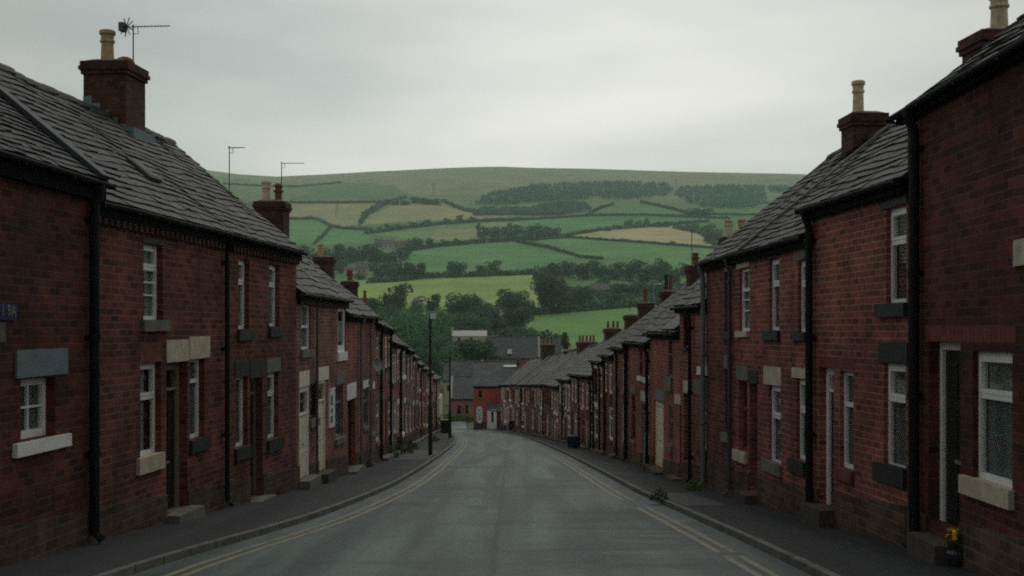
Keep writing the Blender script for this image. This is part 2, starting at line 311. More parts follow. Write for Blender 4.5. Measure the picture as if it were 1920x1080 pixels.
# ------------------------------------------------------------------ fields, drawn on the hillside
FIELDS = [
 ((.085, .125, .055), [(380, 330), (560, 345), (700, 343), (770, 372), (730, 380), (545, 379), (480, 385), (380, 380)]),
 ((.06, .115, .05), [(560, 352), (640, 342), (730, 346), (765, 362), (772, 376), (690, 374), (600, 366)]),
 ((.17, .17, .085), [(540, 381), (724, 379), (733, 384), (692, 396), (672, 421), (640, 425), (619, 423), (597, 410), (540, 412)]),
 ((.17, .175, .08), [(735, 386), (745, 380), (829, 378), (872, 396), (935, 405), (800, 414), (704, 419), (676, 424), (692, 405)]),
 ((.066, .155, .055), [(540, 415), (597, 412), (615, 425), (592, 456), (540, 452)]),
 ((.066, .155, .055), [(620, 431), (660, 430), (697, 440), (679, 454), (597, 458)]),
 ((.09, .165, .06), [(700, 440), (829, 424), (900, 420), (985, 418), (985, 446), (897, 448), (822, 454), (750, 446)]),
 ((.15, .17, .075), [(820, 432), (900, 427), (897, 445), (822, 449), (800, 442)]),
 ((.064, .15, .055), [(730, 476), (830, 462), (967, 454), (1087, 482), (1040, 490), (1005, 512), (880, 516), (800, 516), (770, 500)]),
 ((.075, .16, .055), [(1000, 451), (1067, 446), (1167, 453), (1345, 467), (1345, 500), (1263, 497), (1193, 484), (1087, 482)]),
 ((.25, .225, .115), [(1063, 442), (1133, 431), (1200, 427), (1262, 426), (1310, 438), (1340, 462), (1267, 456), (1167, 448), (1090, 446)]),
 ((.055, .15, .05), [(983, 413), (1133, 405), (1370, 412), (1330, 416), (1217, 421), (1100, 428), (1045, 440), (985, 425)]),
 ((.075, .145, .06), [(1107, 399), (1150, 384), (1200, 380), (1285, 399), (1200, 402)]),
 ((.055, .15, .05), [(1320, 396), (1480, 398), (1480, 404), (1320, 402)]),
 ((.055, .15, .05), [(1350, 405), (1480, 407), (1480, 420), (1340, 412)]),
 ((.145, .215, .06), [(650, 524), (734, 530), (845, 521), (1005, 516), (1010, 575), (900, 580), (650, 580)]),
 ((.085, .165, .05), [(985, 590), (1240, 570), (1330, 566), (1330, 650), (950, 650), (955, 612)]),
 ((.06, .15, .04), [(650, 575), (700, 560), (745, 575), (730, 600), (660, 610)]),
 ((.16, .16, .08), [(895, 404), (960, 401), (945, 408), (890, 410)]),
 ((.16, .16, .08), [(890, 418), (985, 417), (960, 421), (890, 422)]),
]
def in_poly(px, py, poly):
    r = np.zeros(px.shape, bool); n = len(poly)
    for i in range(n):
        (x0, y0), (x1, y1) = poly[i], poly[(i+1) % n]
        if y0 == y1: continue
        c = ((y0 > py) != (y1 > py)) & (px < (x1-x0)*(py-y0)/(y1-y0)+x0); r ^= c
    return r
def build_terrain():
    yy = np.linspace(795, 318, 250); dd = np.arange(165, 2900, 1.); pr = HY-(np.interp(dd, PX, PZ))*F/dd
    rows = sorted(set([-80., 0., 60., 120., 165.]+[float(dd[np.argmax(pr <= y)]) for y in yy if y < pr[0]]+[2850., 2900., 2950., 3000., 3200., 3600.]))
    k = np.concatenate([np.arange(-1.0, -.34, .05), np.arange(-.34, .34, .00195), np.arange(.34, 1.01, .05)])
    D = np.array(rows)[:, None]*np.ones(len(k))[None]; X = k[None]*np.maximum(D, 160.)
    Z = terr(X, D); Z[D < 170] -= .2; Z[(D >= 170) & (D < 200)] -= .25
    px = 960+F*X/np.maximum(D, 60); py = HY-(Z-EZ)*F/np.maximum(D, 60)
    C = np.zeros(D.shape+(4,)); C[..., 3] = 1
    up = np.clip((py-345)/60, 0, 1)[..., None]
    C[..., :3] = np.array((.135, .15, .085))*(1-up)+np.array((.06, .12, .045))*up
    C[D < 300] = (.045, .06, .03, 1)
    jx = px+1.2*np.sin(py*.9)+1.5*np.sin(px*.31); jy = py+.8*np.sin(px*.13)+.5*np.sin(px*.41)
    for c, poly in FIELDS:
        C[in_poly(jx, jy, poly) & (D > 300)] = (*c, 1)
    nr, nc = D.shape; V = np.stack([X, D, Z], -1).reshape(-1, 3)
    i = np.arange(nr*nc).reshape(nr, nc); f = np.stack([i[:-1, :-1], i[:-1, 1:], i[1:, 1:], i[1:, :-1]], -1).reshape(-1, 4)
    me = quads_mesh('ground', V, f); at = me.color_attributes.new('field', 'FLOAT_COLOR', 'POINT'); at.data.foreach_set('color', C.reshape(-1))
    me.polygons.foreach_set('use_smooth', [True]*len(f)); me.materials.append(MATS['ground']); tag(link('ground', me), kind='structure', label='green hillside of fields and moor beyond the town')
def quads_mesh(name, V, f):
    me = bpy.data.meshes.new(name); me.vertices.add(len(V)); me.vertices.foreach_set('co', np.ascontiguousarray(V, np.float32).reshape(-1))
    me.loops.add(len(f)*4); me.loops.foreach_set('vertex_index', np.ascontiguousarray(f, np.int32).reshape(-1))
    me.polygons.add(len(f)); me.polygons.foreach_set('loop_start', np.arange(0, len(f)*4, 4, dtype=np.int32)); me.update(calc_edges=True); me.validate(); return me
build_terrain()
# ------------------------------------------------------------------ road, pavements, kerbs, lines
def curve(pts):
    d = np.array([p[0] for p in pts], float); x = np.array([p[1] for p in pts], float)
    g = np.arange(d[0]-40, d[-1]+41, .5); v = np.interp(g, d, x)
    v[g < d[0]] = x[0]+(x[1]-x[0])/(d[1]-d[0])*(g[g < d[0]]-d[0]); v[g > d[-1]] = x[-1]+(x[-1]-x[-2])/(d[-1]-d[-2])*(g[g > d[-1]]-d[-1])
    ker = np.ones(9)/9; vv = np.convolve(np.pad(v, 4, 'edge'), ker, 'valid'); return lambda q: float(np.interp(q, g, vv))
KL = curve([(2, -5.3), (14.3, -4.94), (16, -4.8), (17.6, -4.55), (19.5, -4.25), (22, -3.87), (27.1, -3.5), (32.5, -3.25), (41.8, -3.2), (54, -3.25), (70.6, -3.45), (87, -4.1), (96, -4.75), (105, -5.5), (115, -6.4), (120, -7.4), (123, -9.5)])
KR = curve([(2, 4.1), (14.2, 3.84), (17.8, 3.75), (25.1, 3.42), (28.9, 3.2), (40, 2.95), (54.7, 2.6), (68, 2.1), (84, 1.4), (99, .55), (110, -.5), (121, -1.9), (126, -3.2)])
XL = lambda d: float(np.interp(d, [-20, 17.9, 29.5, 36.5, 44, 51.9, 62, 69.3, 75, 84, 92.5, 101, 115], [-9.2, -6.44, -5.42, -5.17, -5.12, -5.33, -5.62, -5.86, -6.05, -6.4, -6.65, -6.8, -7.05]))
XR = lambda d: float(np.interp(d, [-20, 13.0, 17.2, 21.4, 27.3, 30.2, 33.5, 39.5, 45.6, 50.3, 54, 57.6, 69, 76.6, 87, 94, 102, 111, 120, 129], [6.4, 5.66, 5.8, 5.45, 5.15, 5.0, 4.78, 4.65, 4.5, 4.35, 4.2, 4.0, 3.45, 3.05, 2.4, 1.95, 1.35, .55, -.3, -1.2]))
def strip(name, fa, fb, d0, d1, dz, mat, nx=2, step=1., thick=0, label=None, gap=0.):
    m = MB(); n = max(1, int((d1-d0)/step)); ds = [d0+(d1-d0)*i/n for i in range(n+1)]
    for a, b in zip(ds, ds[1:]):
        b -= gap
        for j in range(nx):
            q = []
            for d, t in ((a, j/nx), (a, (j+1)/nx), (b, (j+1)/nx), (b, j/nx)):
                x = fa(d)+(fb(d)-fa(d))*t; q.append((x, d, gz(d)+dz))
            m.face(q)
        if thick:
            for fx, s in ((fa, 1), (fb, -1)):
                q = [(fx(a), a, gz(a)+dz), (fx(a), a, gz(a)+dz-thick), (fx(b), b, gz(b)+dz-thick), (fx(b), b, gz(b)+dz)]; m.face(q if s > 0 else q[::-1])
    return tag(m.build(name, mat), kind='structure', label=label)
strip('road', KL, KR, -30, 126, -.1, 'asphalt', 6, label='grey asphalt road running downhill between the terraces')
strip('road', lambda d: -40, lambda d: float(np.interp(d, [118, 126, 131, 190], [KR(118)-1, KR(126)-.3, -5.0, -7.5])), 118, 200, -.105, 'asphalt', 6, 2, label='side road crossing at the foot of the hill')
strip('pavement', lambda d: XL(d)-.6, lambda d: KL(d)-.13, -30, 121, 0, 'asphalt_path', 3, label='dark asphalt pavement on the left')
strip('pavement', lambda d: KR(d)+.13, lambda d: XR(d)+.6, -30, 128, 0, 'asphalt_path', 3, label='dark asphalt pavement on the right')
strip('pavement', lambda d: KL(d)+.9-2.6, lambda d: KL(d)-.25, 47.5, 58.5, .004, 'asphalt_patch', 2, label='paler resurfaced patch of the left pavement')
strip('pavement', lambda d: KR(d)+.2, lambda d: KR(d)+1.1, 24.6, 28.4, .004, 'asphalt_patch', 2, label='paler patch of the right pavement at the lowered kerb')
strip('kerb', lambda d: KL(d)-.13, lambda d: KL(d), -30, 121, .008, 'kerb_stone', 1, .92, .14, gap=.02)
strip('kerb', lambda d: KR(d), lambda d: KR(d)+.13, -30, 126, .008, 'kerb_stone', 1, .92, .14, gap=.02)
for o0, o1 in ((.43, .54), (.65, .76)):
    strip('road_marking', lambda d: KL(d)+o0, lambda d: KL(d)+o1, 2, 112, -.095, 'line_yellow', 1, 1)
    for a, b in ((2, 16.9), (17.3, 25.4), (27.2, 66)):
        strip('road_marking', lambda d: KR(d)-o1, lambda d: KR(d)-o0, a, b, -.095, 'line_yellow', 1, 1)
for i in range(4): strip('road_marking', lambda d: -8.4+i*.95, lambda d: -7.75+i*.95, 150, 151.6, -.099, 'line_white', 1, 1)
# ------------------------------------------------------------------ houses
RD, RISE = 3.3, 2.7
PITCH = math.atan2(RISE, RD)
class House:
    def __init__(s, side, d0, d1, ez, label, bm='brick_dark', rm='slate', group=None, name='terraced_house', A=None, B=None, out=0., rise=RISE, rd=RD, ground=None, cat='house', row=.24, sw=(.28, .55)):
        if A is None:
            if side == 'L': A, B = (XL(d0)+out, d0), (XL(d1)+out, d1)
            else: A, B = (XR(d1)-out, d1), (XR(d0)-out, d0)
        A, B = Vector((A[0], A[1])), Vector((B[0], B[1])); s.O = A; s.L = (B-A).length; s.u = (B-A)/s.L; s.side = side
        s.rz = math.atan2(s.u.y, s.u.x); s.oz = gz(A.y) if ground is None else ground; s.ze = ez+EZ-s.oz; s.rise, s.rd = rise, rd; s.p = math.atan2(rise, rd)
        s.root = tag(link(name, None, None, (A.x, A.y, s.oz), s.rz), label, cat, group); s.bm, s.rm = bm, rm; s.holes = []; s.row, s.sw = row, sw; s.fixed = ground
    def g(s, u): return 0. if s.fixed is not None else gz(s.O.y+s.u.y*u)-s.oz
    def px(s, x, y, off=0.):
        k = (x-960)/F; ox, oy = s.O.x-s.u.y*off, s.O.y+s.u.x*off
        u = (k*oy-ox)/(s.u.x-k*s.u.y); d = oy+u*s.u.y; return u, EZ+(HY-y)/F*d-s.oz, d
    def rect(s, x0, y0, x1, y1, off=0.):
        a, b = s.px(x0, 0, off)[0], s.px(x1, 0, off)[0]; xm = (x0+x1)/2; return min(a, b), max(a, b), s.px(xm, y1, off)[1], s.px(xm, y0, off)[1]
    def block(s, name, r, mat, y0, y1, parent=None):
        m = MB(); j = .006; m.hexa([(r[0], y0, r[2]-j), (r[1], y0, r[2]+j), (r[1], y1, r[2]+j), (r[0], y1, r[2]-j), (r[0]+j, y0, r[3]), (r[1], y0, r[3]+j), (r[1], y1, r[3]+j), (r[0]+j, y1, r[3])])
        o = m.build(name, mat, parent or s.root)
        bv = o.modifiers.new('b', 'BEVEL'); bv.width = .012; bv.segments = 2; return o
    # -- openings
    def window(s, r, rec=.12, mat='paint_white', trans=.66, bars='', curtain=None, sill=None, lintel=None, fr=.065, far=False):
        x0, x1, z0, z1 = r; s.holes.append(r); y = rec; m = MB(); w = x1-x0; h = z1-z0; e = .004
        fr = min(fr*(1.4 if far else 1), w*.16)
        def bar(a, b, c, d, p=0.): m.box(a, b, y-.03-p, y+.04, c, d)
        bar(x0+e, x0+fr, z0+e, z1-e); bar(x1-fr, x1-e, z0+e, z1-e); bar(x0+fr, x1-fr, z0+e, z0+fr*1.1); bar(x0+fr, x1-fr, z1-fr, z1-e)
        zt = z0+h*trans if trans else None
        if trans: bar(x0+fr, x1-fr, zt-.035, zt+.035, .004)
        if 'o' in bars and trans:            # opening top light with its own sash
            for a, b, c, d in ((x0+fr, x0+fr+.05, zt+.035, z1-fr), (x1-fr-.05, x1-fr, zt+.035, z1-fr), (x0+fr+.05, x1-fr-.05, z1-fr-.05, z1-fr), (x0+fr+.05, x1-fr-.05, zt+.035, zt+.085)): bar(a, b, c, d, .012)
        if 'v' in bars: m.box((x0+x1)/2-.014, (x0+x1)/2+.014, y-.02, y+.025, z0+fr, z1-fr)
        if 'h' in bars:
            for q in ((.33, .5) if trans else (.52,)): m.box(x0+fr, x1-fr, y-.018, y+.022, z0+h*q-.014, z0+h*q+.014)
        o = m.build('window', mat, s.root)
        g = MB(); g.box(x0+fr*.6, x1-fr*.6, y+.002, y+.01, z0+fr*.6, z1-fr*.6); g.build('pane', 'glass', o)
        if curtain:
            c = MB(); n = 26 if not far else 8; X = [x0+.01+(w-.02)*i/n for i in range(n+1)]; top = z1-.03; bot = z0+.03
            for i in range(n):
                t = i/n
                if curtain == 'sides' and .34 < t < .66: continue
                if curtain == 'half' and t > .62: continue
                q = lambda i: y+.06+.028*math.sin(i*1.9+z0*7)+.012*math.sin(i*.7)
                if curtain == 'net': bot = z0+.03
                c.face([(X[i], q(i), bot), (X[i+1], q(i+1), bot), (X[i+1], q(i+1), top), (X[i], q(i), top)])
            if curtain == 'blind':
                c = MB(); k = 14
                for j in range(k): zz = top-(h*.55)*(j+1)/k; c.face([(x0+.02, y+.1, zz), (x1-.02, y+.1, zz), (x1-.02, y+.13, zz+h*.55/k), (x0+.02, y+.13, zz+h*.55/k)])
            c.build('curtain', 'cloth' if curtain != 'net' else 'cloth_dark', o)
        if sill: s.block('sill', sill[:4], sill[4], -.07, rec-.031, o)
        if lintel: s.block('lintel', lintel[:4], lintel[4], -.022, rec+.06)
        return o
    def door(s, r, rec=.16, mat='door_dark', frame='paint_white', fan=.3, lintel=None, step=None, glazed=False, fw=.075):
        x0, x1, z0, z1 = r; s.holes.append(r); y = rec; w = x1-x0; e = .004; fw = min(fw, w*.2)
        zt = z1-fw-(fan if fan else 0); m = MB(); a, b = x0+fw, x1-fw; m.box(a, b, y, y+.045, z0+.02, zt)
        nz = [(.08, .42), (.5, .93)] if fan else [(.07, .36), (.42, .66), (.72, .94)]
        for q0, q1 in nz:
            for c0, c1 in ((a+.07, (a+b)/2-.03), ((a+b)/2+.03, b-.07)):
                if c1-c0 > .05: m.box(c0, c1, y-.012, y, z0+(zt-z0)*q0, z0+(zt-z0)*q1)
        o = m.build('door', mat, s.root)
        f = MB(); f.box(x0+e, x0+fw, y-.045, y+.06, z0+.004, z1-e); f.box(x1-fw, x1-e, y-.045, y+.06, z0+.004, z1-e); f.box(x0+fw, x1-fw, y-.045, y+.06, z1-fw, z1-e)
        if fan: f.box(x0+fw, x1-fw, y-.04, y+.055, zt, zt+.05)
        f.build('door_frame', frame, o)
        if fan: g = MB(); g.box(a, b, y+.015, y+.023, zt+.05, z1-fw); g.build('fanlight', 'glass', o)
        h = MB(); zz = z0+1.0; h.tube([(a+.08, y-.012, zz), (a+.08, y-.05, zz), (a+.17, y-.05, zz)], .011); h.build('handle', 'metal_grey', o)
        if glazed: g = MB(); g.box(a+.12, b-.12, y-.02, y-.013, z0+.85, zt-.15); g.build('pane', 'glass', o)
        lp = MB(); lp.box((a+b)/2-.11, (a+b)/2+.11, y-.016, y-.0125, z0+.85, z0+.9); lp.build('letterbox', 'metal_grey', o)
        if lintel: s.block('lintel', lintel[:4], lintel[4], -.022, rec+.06)
        if step is not None: s.doorstep(r, 'step_dark' if step in ('stone_brown', 'stone_dark') else 'stone_brown' if s.side == 'R' else step)
        return o
    def doorstep(s, r, mat='stone_grey', dep=.3, wide=.12):
        g = min(s.g(r[0]), s.g(r[1])); z = max(r[2], g+.03); s.block('doorstep', (r[0]-wide, r[1]+wide, g-.15, z-.002), mat, -dep, .3)
    # -- shell
    def shell(s, plinth=.55, gable=True):
        L, ze, rd = s.L, s.ze, s.rd; m = MB(); top = ze+.04; base = min(s.g(0), s.g(L))-.5
        hs = [(max(.05, a), min(L-.05, b), c, d) for a, b, c, d in s.holes]
        xs = sorted(set([0, L]+[v for h in hs for v in h[:2]])); zs = sorted(set([base, top]+[v for h in hs for v in h[2:]]))
        for x0, x1 in zip(xs, xs[1:]):
            for z0, z1 in zip(zs, zs[1:]):
                cx, cz = (x0+x1)/2, (z0+z1)/2
                if any(a < cx < b and c < cz < d for a, b, c, d in hs): continue
                m.face([(x0, 0, z0), (x1, 0, z0), (x1, 0, z1), (x0, 0, z1)])
        for a, b, c, d in hs:
            t = .36; q = .7
            for y0, y1, mi in ((0, t, 0), (t, q, 1)):
                m.face([(a, y0, c), (a, y1, c), (a, y1, d), (a, y0, d)][::-1], mi); m.face([(b, y0, c), (b, y1, c), (b, y1, d), (b, y0, d)], mi)
                m.face([(a, y0, c), (b, y0, c), (b, y1, c), (a, y1, c)], mi); m.face([(a, y0, d), (b, y0, d), (b, y1, d), (a, y1, d)][::-1], mi)
            m.face([(a, q, c), (b, q, c), (b, q, d), (a, q, d)], 1)
        m.face([(0, 2*rd, base), (0, 2*rd, top), (L, 2*rd, top), (L, 2*rd, base)])
        zr = ze+.1+s.rise-.09
        for x, w in ((.012, 1), (L-.012, 0)):
            pts = [(x, .0, base), (x, .0, top), (x, .0, ze+.05), (x, rd, zr), (x, 2*rd, ze+.05), (x, 2*rd, base)]; m.face(pts if w else pts[::-1])
        s.wall = m.build('wall', [s.bm, 'interior'], s.root)
        if plinth:
            n = max(2, int(L/.8)); mm = .03; doors = sorted((a-.02, b+.02) for a, b, c, d in s.holes if c < max(s.g(a), s.g(b))+.5)
            cuts = [.02]+[min(max(v, .02), L-.02) for q in doors for v in q]+[L-.02]
            for k in range(0, len(cuts), 2):
                a, b = cuts[k], cuts[k+1]
                if b-a < .08: continue
                p = MB(); nn = max(1, int((b-a)/.8)); xs = [a+(b-a)*i/nn for i in range(nn+1)]
                for x0, x1 in zip(xs, xs[1:]):
                    t0, t1 = s.g(x0)+plinth, s.g(x1)+plinth
                    p.face([(x0, -mm, base), (x1, -mm, base), (x1, -mm, t1), (x0, -mm, t0)]); p.face([(x0, -mm, t0), (x1, -mm, t1), (x1, 0, t1), (x0, 0, t0)])
                for x, sg_ in ((a, 1), (b, -1)):
                    q = [(x, -mm, base), (x, -mm, s.g(x)+plinth), (x, 0, s.g(x)+plinth), (x, 0, base)]; p.face(q if sg_ > 0 else q[::-1])
                p.build('plinth', 'plinth_stone', s.root)
    def roofpt(s, x, t, n=0.):   # t metres up the slope from the eave, n out of it
        c, q = math.cos(s.p), math.sin(s.p); return (x, -.15+t*c-n*q, s.ze+t*q+n*c)
    def roof(s, x0=-.02, x1=None, row=None, sw=None, wob=.02, ridge='slate_dark', seed=0):
        row = row or s.row; sw = sw or s.sw; x1 = s.L+.1 if x1 is None else x1; R = random.Random(seed+int(s.O.y*10)); m = MB()
        T = (s.rd+.15)/math.cos(s.p); n = int(T/row)+1; row = T/n
        W = lambda x, t: wob*(math.sin(x*1.3+t*.7+seed)+.6*math.sin(x*2.9-t*1.9))*min(1, t+.2)-wob*.5
        D = lambda x, t: .02*math.sin(x*2.1+t*3+seed)+.014*math.sin(x*5.3+seed*2)
        for i in range(n):
            t0, t1 = i*row, min(T, (i+1)*row+row*.35); x = x0-R.random()*sw[0]*.9; f = 1-.25*i/n
            while x < x1:
                w = R.uniform(*sw)*f; a, b = max(x, x0), min(x+w-.006, x1); x += w
                if b-a < .04: continue
                th = (.012+R.random()*.022)*(1 if s.O.y < 50 else .6); j = R.uniform(-.022, .022); ti = min(1, max(0, R.gauss(.42, .22)+(.35 if R.random() < .05 else 0)))
                e0, e1 = t0+j+D(a, t0)*(i > 0), t0+j+D(b, t0)*(i > 0)+R.uniform(-.012, .012)
                h0, h1 = W(a, t0), W(b, t0); g0, g1 = W(a, t1), W(b, t1)
                q = [s.roofpt(a, e0, h0+th+.018), s.roofpt(b, e1, h1+th+.018), s.roofpt(b, t1, g1+.008), s.roofpt(a, t1, g0+.008)]
                lo = [s.roofpt(a, e0, h0-.005), s.roofpt(b, e1, h1-.005)]
                m.face(q, 0, ti); m.face([lo[0], lo[1], q[1], q[0]], 0, 0); m.face([lo[0], q[0], q[3]], 0, ti); m.face([lo[1], q[2], q[1]], 0, ti)  # lower slate edges tinted darkest, painting in the shadow line of each course
        # under-boarding and rear slope
        def both(t, n): return s.roofpt(0, t, n)[1:]
        ye, zee = both(0, -.03); yr, zr = both(T, -.03)
        m.face([(x0, ye, zee), (x1, ye, zee), (x1, yr, zr), (x0, yr, zr)], 0, .2)
        nb = 7; 
        for i in range(nb):
            a, b = i/nb, (i+1)/nb; f = lambda t: (2*s.rd+.15-(s.rd+.15)*t, zee+.03+(zr-zee)*t)
            y0, z0 = f(a); y1, z1 = f(b); m.face([(x1, y0, z0+.03), (x0, y0, z0+.03), (x0, y1, z1), (x1, y1, z1)], 0, .3+.2*R.random())
        for xx in (x0, x1): m.face([(xx, ye, zee), (xx, yr, zr+.02), (xx, 2*s.rd+.15, zee)], 0, .15)
        s.rf = m.build('roof', s.rm, s.root)
        if ridge:
            r = MB(); x = x0; k = 0
            while x < x1-.05:
                w = min(.42, x1-x); zz = s.roofpt(0, T, 0)[2]+W(x, T)*.8+R.uniform(-.012, .02); yy = s.roofpt(0, T)[1]; pts = [(yy-.14, zz-.075), (yy-.09, zz+.02), (yy, zz+.075), (yy+.09, zz+.02), (yy+.14, zz-.075)]
                rr = 1.12 if k % 2 == 0 else 1; k += 1
                A = [(x, y, z) for y, z in pts]; B = [(x+w-.008, yy+(y-yy)*rr, z+.012) for y, z in pts]
                for q in range(4): r.face([A[q], B[q], B[q+1], A[q+1]], 0, R.random()*.6)
                r.face(A[::-1], 0, .2); r.face(B, 0, .2); x += w
            r.build('ridge_tiles', ridge, s.root)
    def verge(s, x, mat='lead', w=.22, h=.05):
        T = (s.rd+.15)/math.cos(s.p); m = MB(); n = 10
        for i in range(n):
            t0, t1 = T*i/n, T*(i+1)/n+.01; a = [s.roofpt(xx, t, q) for t, q in ((t0, .03), (t1, .03), (t0, .03+h), (t1, .03+h)) for xx in (x-w/2, x+w/2)]
            m.hexa([a[0], a[1], a[3], a[2], a[4], a[5], a[7], a[6]])
        m.build('verge', mat, s.root)
    def gutter(s, x0=-.02, x1=None, mat='paint_black', fascia=.2, dent=False):
        x1 = s.L+.06 if x1 is None else x1; m = MB(); y, z = -.19, s.ze-.035; r = .062; n = 7
        prof = [(y+r*math.cos(math.pi+math.pi*k/n), z+r*math.sin(math.pi+math.pi*k/n)) for k in range(n+1)]; prof = prof+[(q[0]+(.008 if q[0] < y else -.008), q[1]+.008) for q in prof[::-1]]
        seg = max(2, int((x1-x0)/1.2)); sag = [R0.uniform(-.012, .006) for _ in range(seg+1)]
        for i in range(seg):
            a, b = x0+(x1-x0)*i/seg, x0+(x1-x0)*(i+1)/seg
            for p, q in zip(prof, prof[1:]+prof[:1]): m.face([(a, p[0], p[1]+sag[i]), (b, p[0], p[1]+sag[i+1]), (b, q[0], q[1]+sag[i+1]), (a, q[0], q[1]+sag[i])])
            m.box(a-.02, a+.03, y-.07, y+.17, z-.075+sag[i], z-.058+sag[i])
        for xx in (x0, x1): m.box(xx-.012, xx+.012, y-.066, y+.066, z-.068, z+.01)
        m.build('gutter', mat, s.root)
        f = MB(); f.box(x0+.01, x1-.01, -.11, -.002, s.ze-fascia, s.ze+.02); f.build('fascia', 'fascia_black', s.root)
        if dent:
            c = MB(); x = .05; z0, z1 = s.ze-fascia-.11, s.ze-fascia-.003
            while x < s.L-.25:
                q = [(x, -.11), (x+.11, -.11), (x+.11, -.004), (x+.23, -.004), (x+.23, -.11)]
                for (a, y0), (b, y1) in zip(q, q[1:]): c.face([(a, y0, z0), (b, y1, z0), (b, y1, z1), (a, y0, z1)])
                c.face([(x, -.11, z0), (x, -.004, z0), (x+.11, -.004, z0), (x+.11, -.11, z0)]); x += .23
            c.build('corbel', 'brick_stack', s.root)
    def pipe(s, u, mat='paint_black', r=.05, z1=None, hopper=False):
        m = MB(); zt = s.ze-.06 if z1 is None else z1; zb = s.g(u)+.06; y = -.1
        m.tube([(u, -.19, zt), (u, -.18, zt-.1), (u, y-.01, zt-.3), (u, y, zt-.42), (u, y, zb+.1), (u, y-.12, zb)], r, 10)
        z = zt-.6
        while z > zb+.4: m.lathe((u, y, z), [(r*1.28, 0), (r*1.28, .09)], 10); m.box(u-r*1.7, u+r*1.7, -.03, .0-.001, z+.02, z+.07); z -= 1.75
        m.build('downpipe', mat, s.root, smooth=False)
    def chimney(s, x0, x1, ytop, pots=(), aerial=None, yoff=None, flash=False, mat='brick_stack', ratio=1.1, below=1.4, dome=None, wid=None):
        yo = s.rd if yoff is None else yoff; xm = (x0+x1)/2; u, zt, d = s.px(xm, ytop, yo)
        w = (x1-x0)/(F/d+ratio*abs(xm-960)/d) if wid is None else wid; wu = w*ratio; zr = s.roofpt(0, (s.rd+.15)/math.cos(s.p))[2]; zb = zr-below
        m = MB(); H = zt-zb
        for a, b, e in ((0, H-.34, 0), (H-.34, H-.25, .045), (H-.25, H-.16, .085), (H-.16, H-.05, .06)): m.box(u-wu/2-e, u+wu/2+e, yo-w/2-e, yo+w/2+e, zb+a+(.0015 if a else 0), zb+b)
        c = m.build('chimney', mat, s.root)
        f = MB(); a = .0; f.hexa([(u-wu/2-.03, yo-w/2-.03, zt-.05), (u+wu/2+.03, yo-w/2-.03, zt-.05), (u+wu/2+.03, yo+w/2+.03, zt-.05), (u-wu/2-.03, yo+w/2+.03, zt-.05), (u-wu/2+.16, yo-w/2+.16, zt+.03), (u+wu/2-.16, yo-w/2+.16, zt+.03), (u+wu/2-.16, yo+w/2-.16, zt+.03), (u-wu/2+.16, yo+w/2-.16, zt+.03)])
        f.build('flaunching', 'stone_brown', c)
        for (pxx, pyt, pw, pm, kind) in pots:
            k = (pxx-960)/F; uu = u; r = max(.09, pw*d/F/2)
            # place the pot across the stack so that it stands where the photo shows it
            off = (pxx-xm)*d/F; h = (ytop-pyt)*d/F; sg = 1 if s.side != 'L' else -1
            pos = (u, yo+sg*off, zt)
            lim = max(0, w/2-r*.7)
            if abs(off) > lim:
                rem = abs(off)-lim; pos = (u+max(-wu*.32, min(wu*.32, (rem*F/max(60, abs(xm-960)))*(1 if off*(xm-960) < 0 else -1)*(1 if s.side != 'R' else -1))), yo+sg*math.copysign(lim, off), zt)
            p = MB()
            if kind == 'roll': pr = [(r*1.08, 0), (r*1.02, h*.08), (r*.9, h*.1), (r*.82, h*.62), (r*1.0, h*.64), (r*1.0, h*.7), (r*.86, h*.73), (r*.9, h*.86), (r*1.1, h*.88), (r*1.1, h*.97), (r*.95, h)]
            elif kind == 'tall': pr = [(r*1.1, 0), (r, h*.05), (r*.78, h*.9), (r*1.0, h*.92), (r*1.0, h)]
            elif kind == 'cowl': pr = [(r*.8, 0), (r*.75, h*.5), (r*1.15, h*.55), (r*1.15, h*.62), (r*.7, h*.66), (r*.7, h*.82), (r*1.1, h*.86), (r*.6, h)]
            else: pr = [(r, 0), (r*.88, h*.8), (r*1.05, h*.84), (r*1.05, h)]
            p.lathe(pos, pr, 16); p.lathe((pos[0], pos[1], pos[2]+h-.02), [(r*.7, 0), (r*.7, .025)], 12, 1)
            p.build('chimney_pot', [pm, 'pot_dark'], c)
        if dome:
            p = MB(); r = dome[1]*d/F/2; p.lathe((u, yo-(dome[0]-xm)*d/F, zt), [(r, 0), (r*.95, r*.25), (r*.75, r*.5), (r*.4, r*.68), (.02, r*.74)], 16); p.build('flue_cap', 'pot_red', c)
        if flash:
            g = MB(); zf = lambda yy: s.roofpt(0, (yy+.15)/math.cos(s.p))[2]
            for i in range(5):
                y1 = yo-w/2+.02-(.0)+i*.16-.3; yy = yo-w/2-.0+i*w/5
                g.box(u-wu/2-.018, u-wu/2-.002, yy, yy+w/5, zf(yy)-.1, zf(yy)+.15)
            g.box(u-wu/2-.05, u+wu/2+.05, yo-w/2-.2, yo-w/2-.002, zf(yo-w/2)-.14, zf(yo-w/2)+.08); g.build('flashing', 'stone_blue', c)
        if aerial:
            ax, ay, bx0, bx1, star = aerial; off = (ax-xm)*d/F; hz = EZ+(HY-ay)/F*d-s.oz; sg = 1 if s.side != 'L' else -1
            m = MB(); px_ = (u, yo+sg*off, zt-.5); y0 = yo+sg*off
            m.tube([px_, (u, y0, hz+.05)], .016, 6)
            e0, e1 = (bx0-ax)*d/F*sg, (bx1-ax)*d/F*sg
            m.tube([(u, y0+e0, hz), (u, y0+e1, hz)], .011, 5)
            nn = 15
            for i in range(nn): q = y0+e0+(e1-e0)*i/(nn-1); hl = .13-.05*i/nn; m.tube([(u-hl, q, hz), (u+hl, q, hz)], .005, 4)
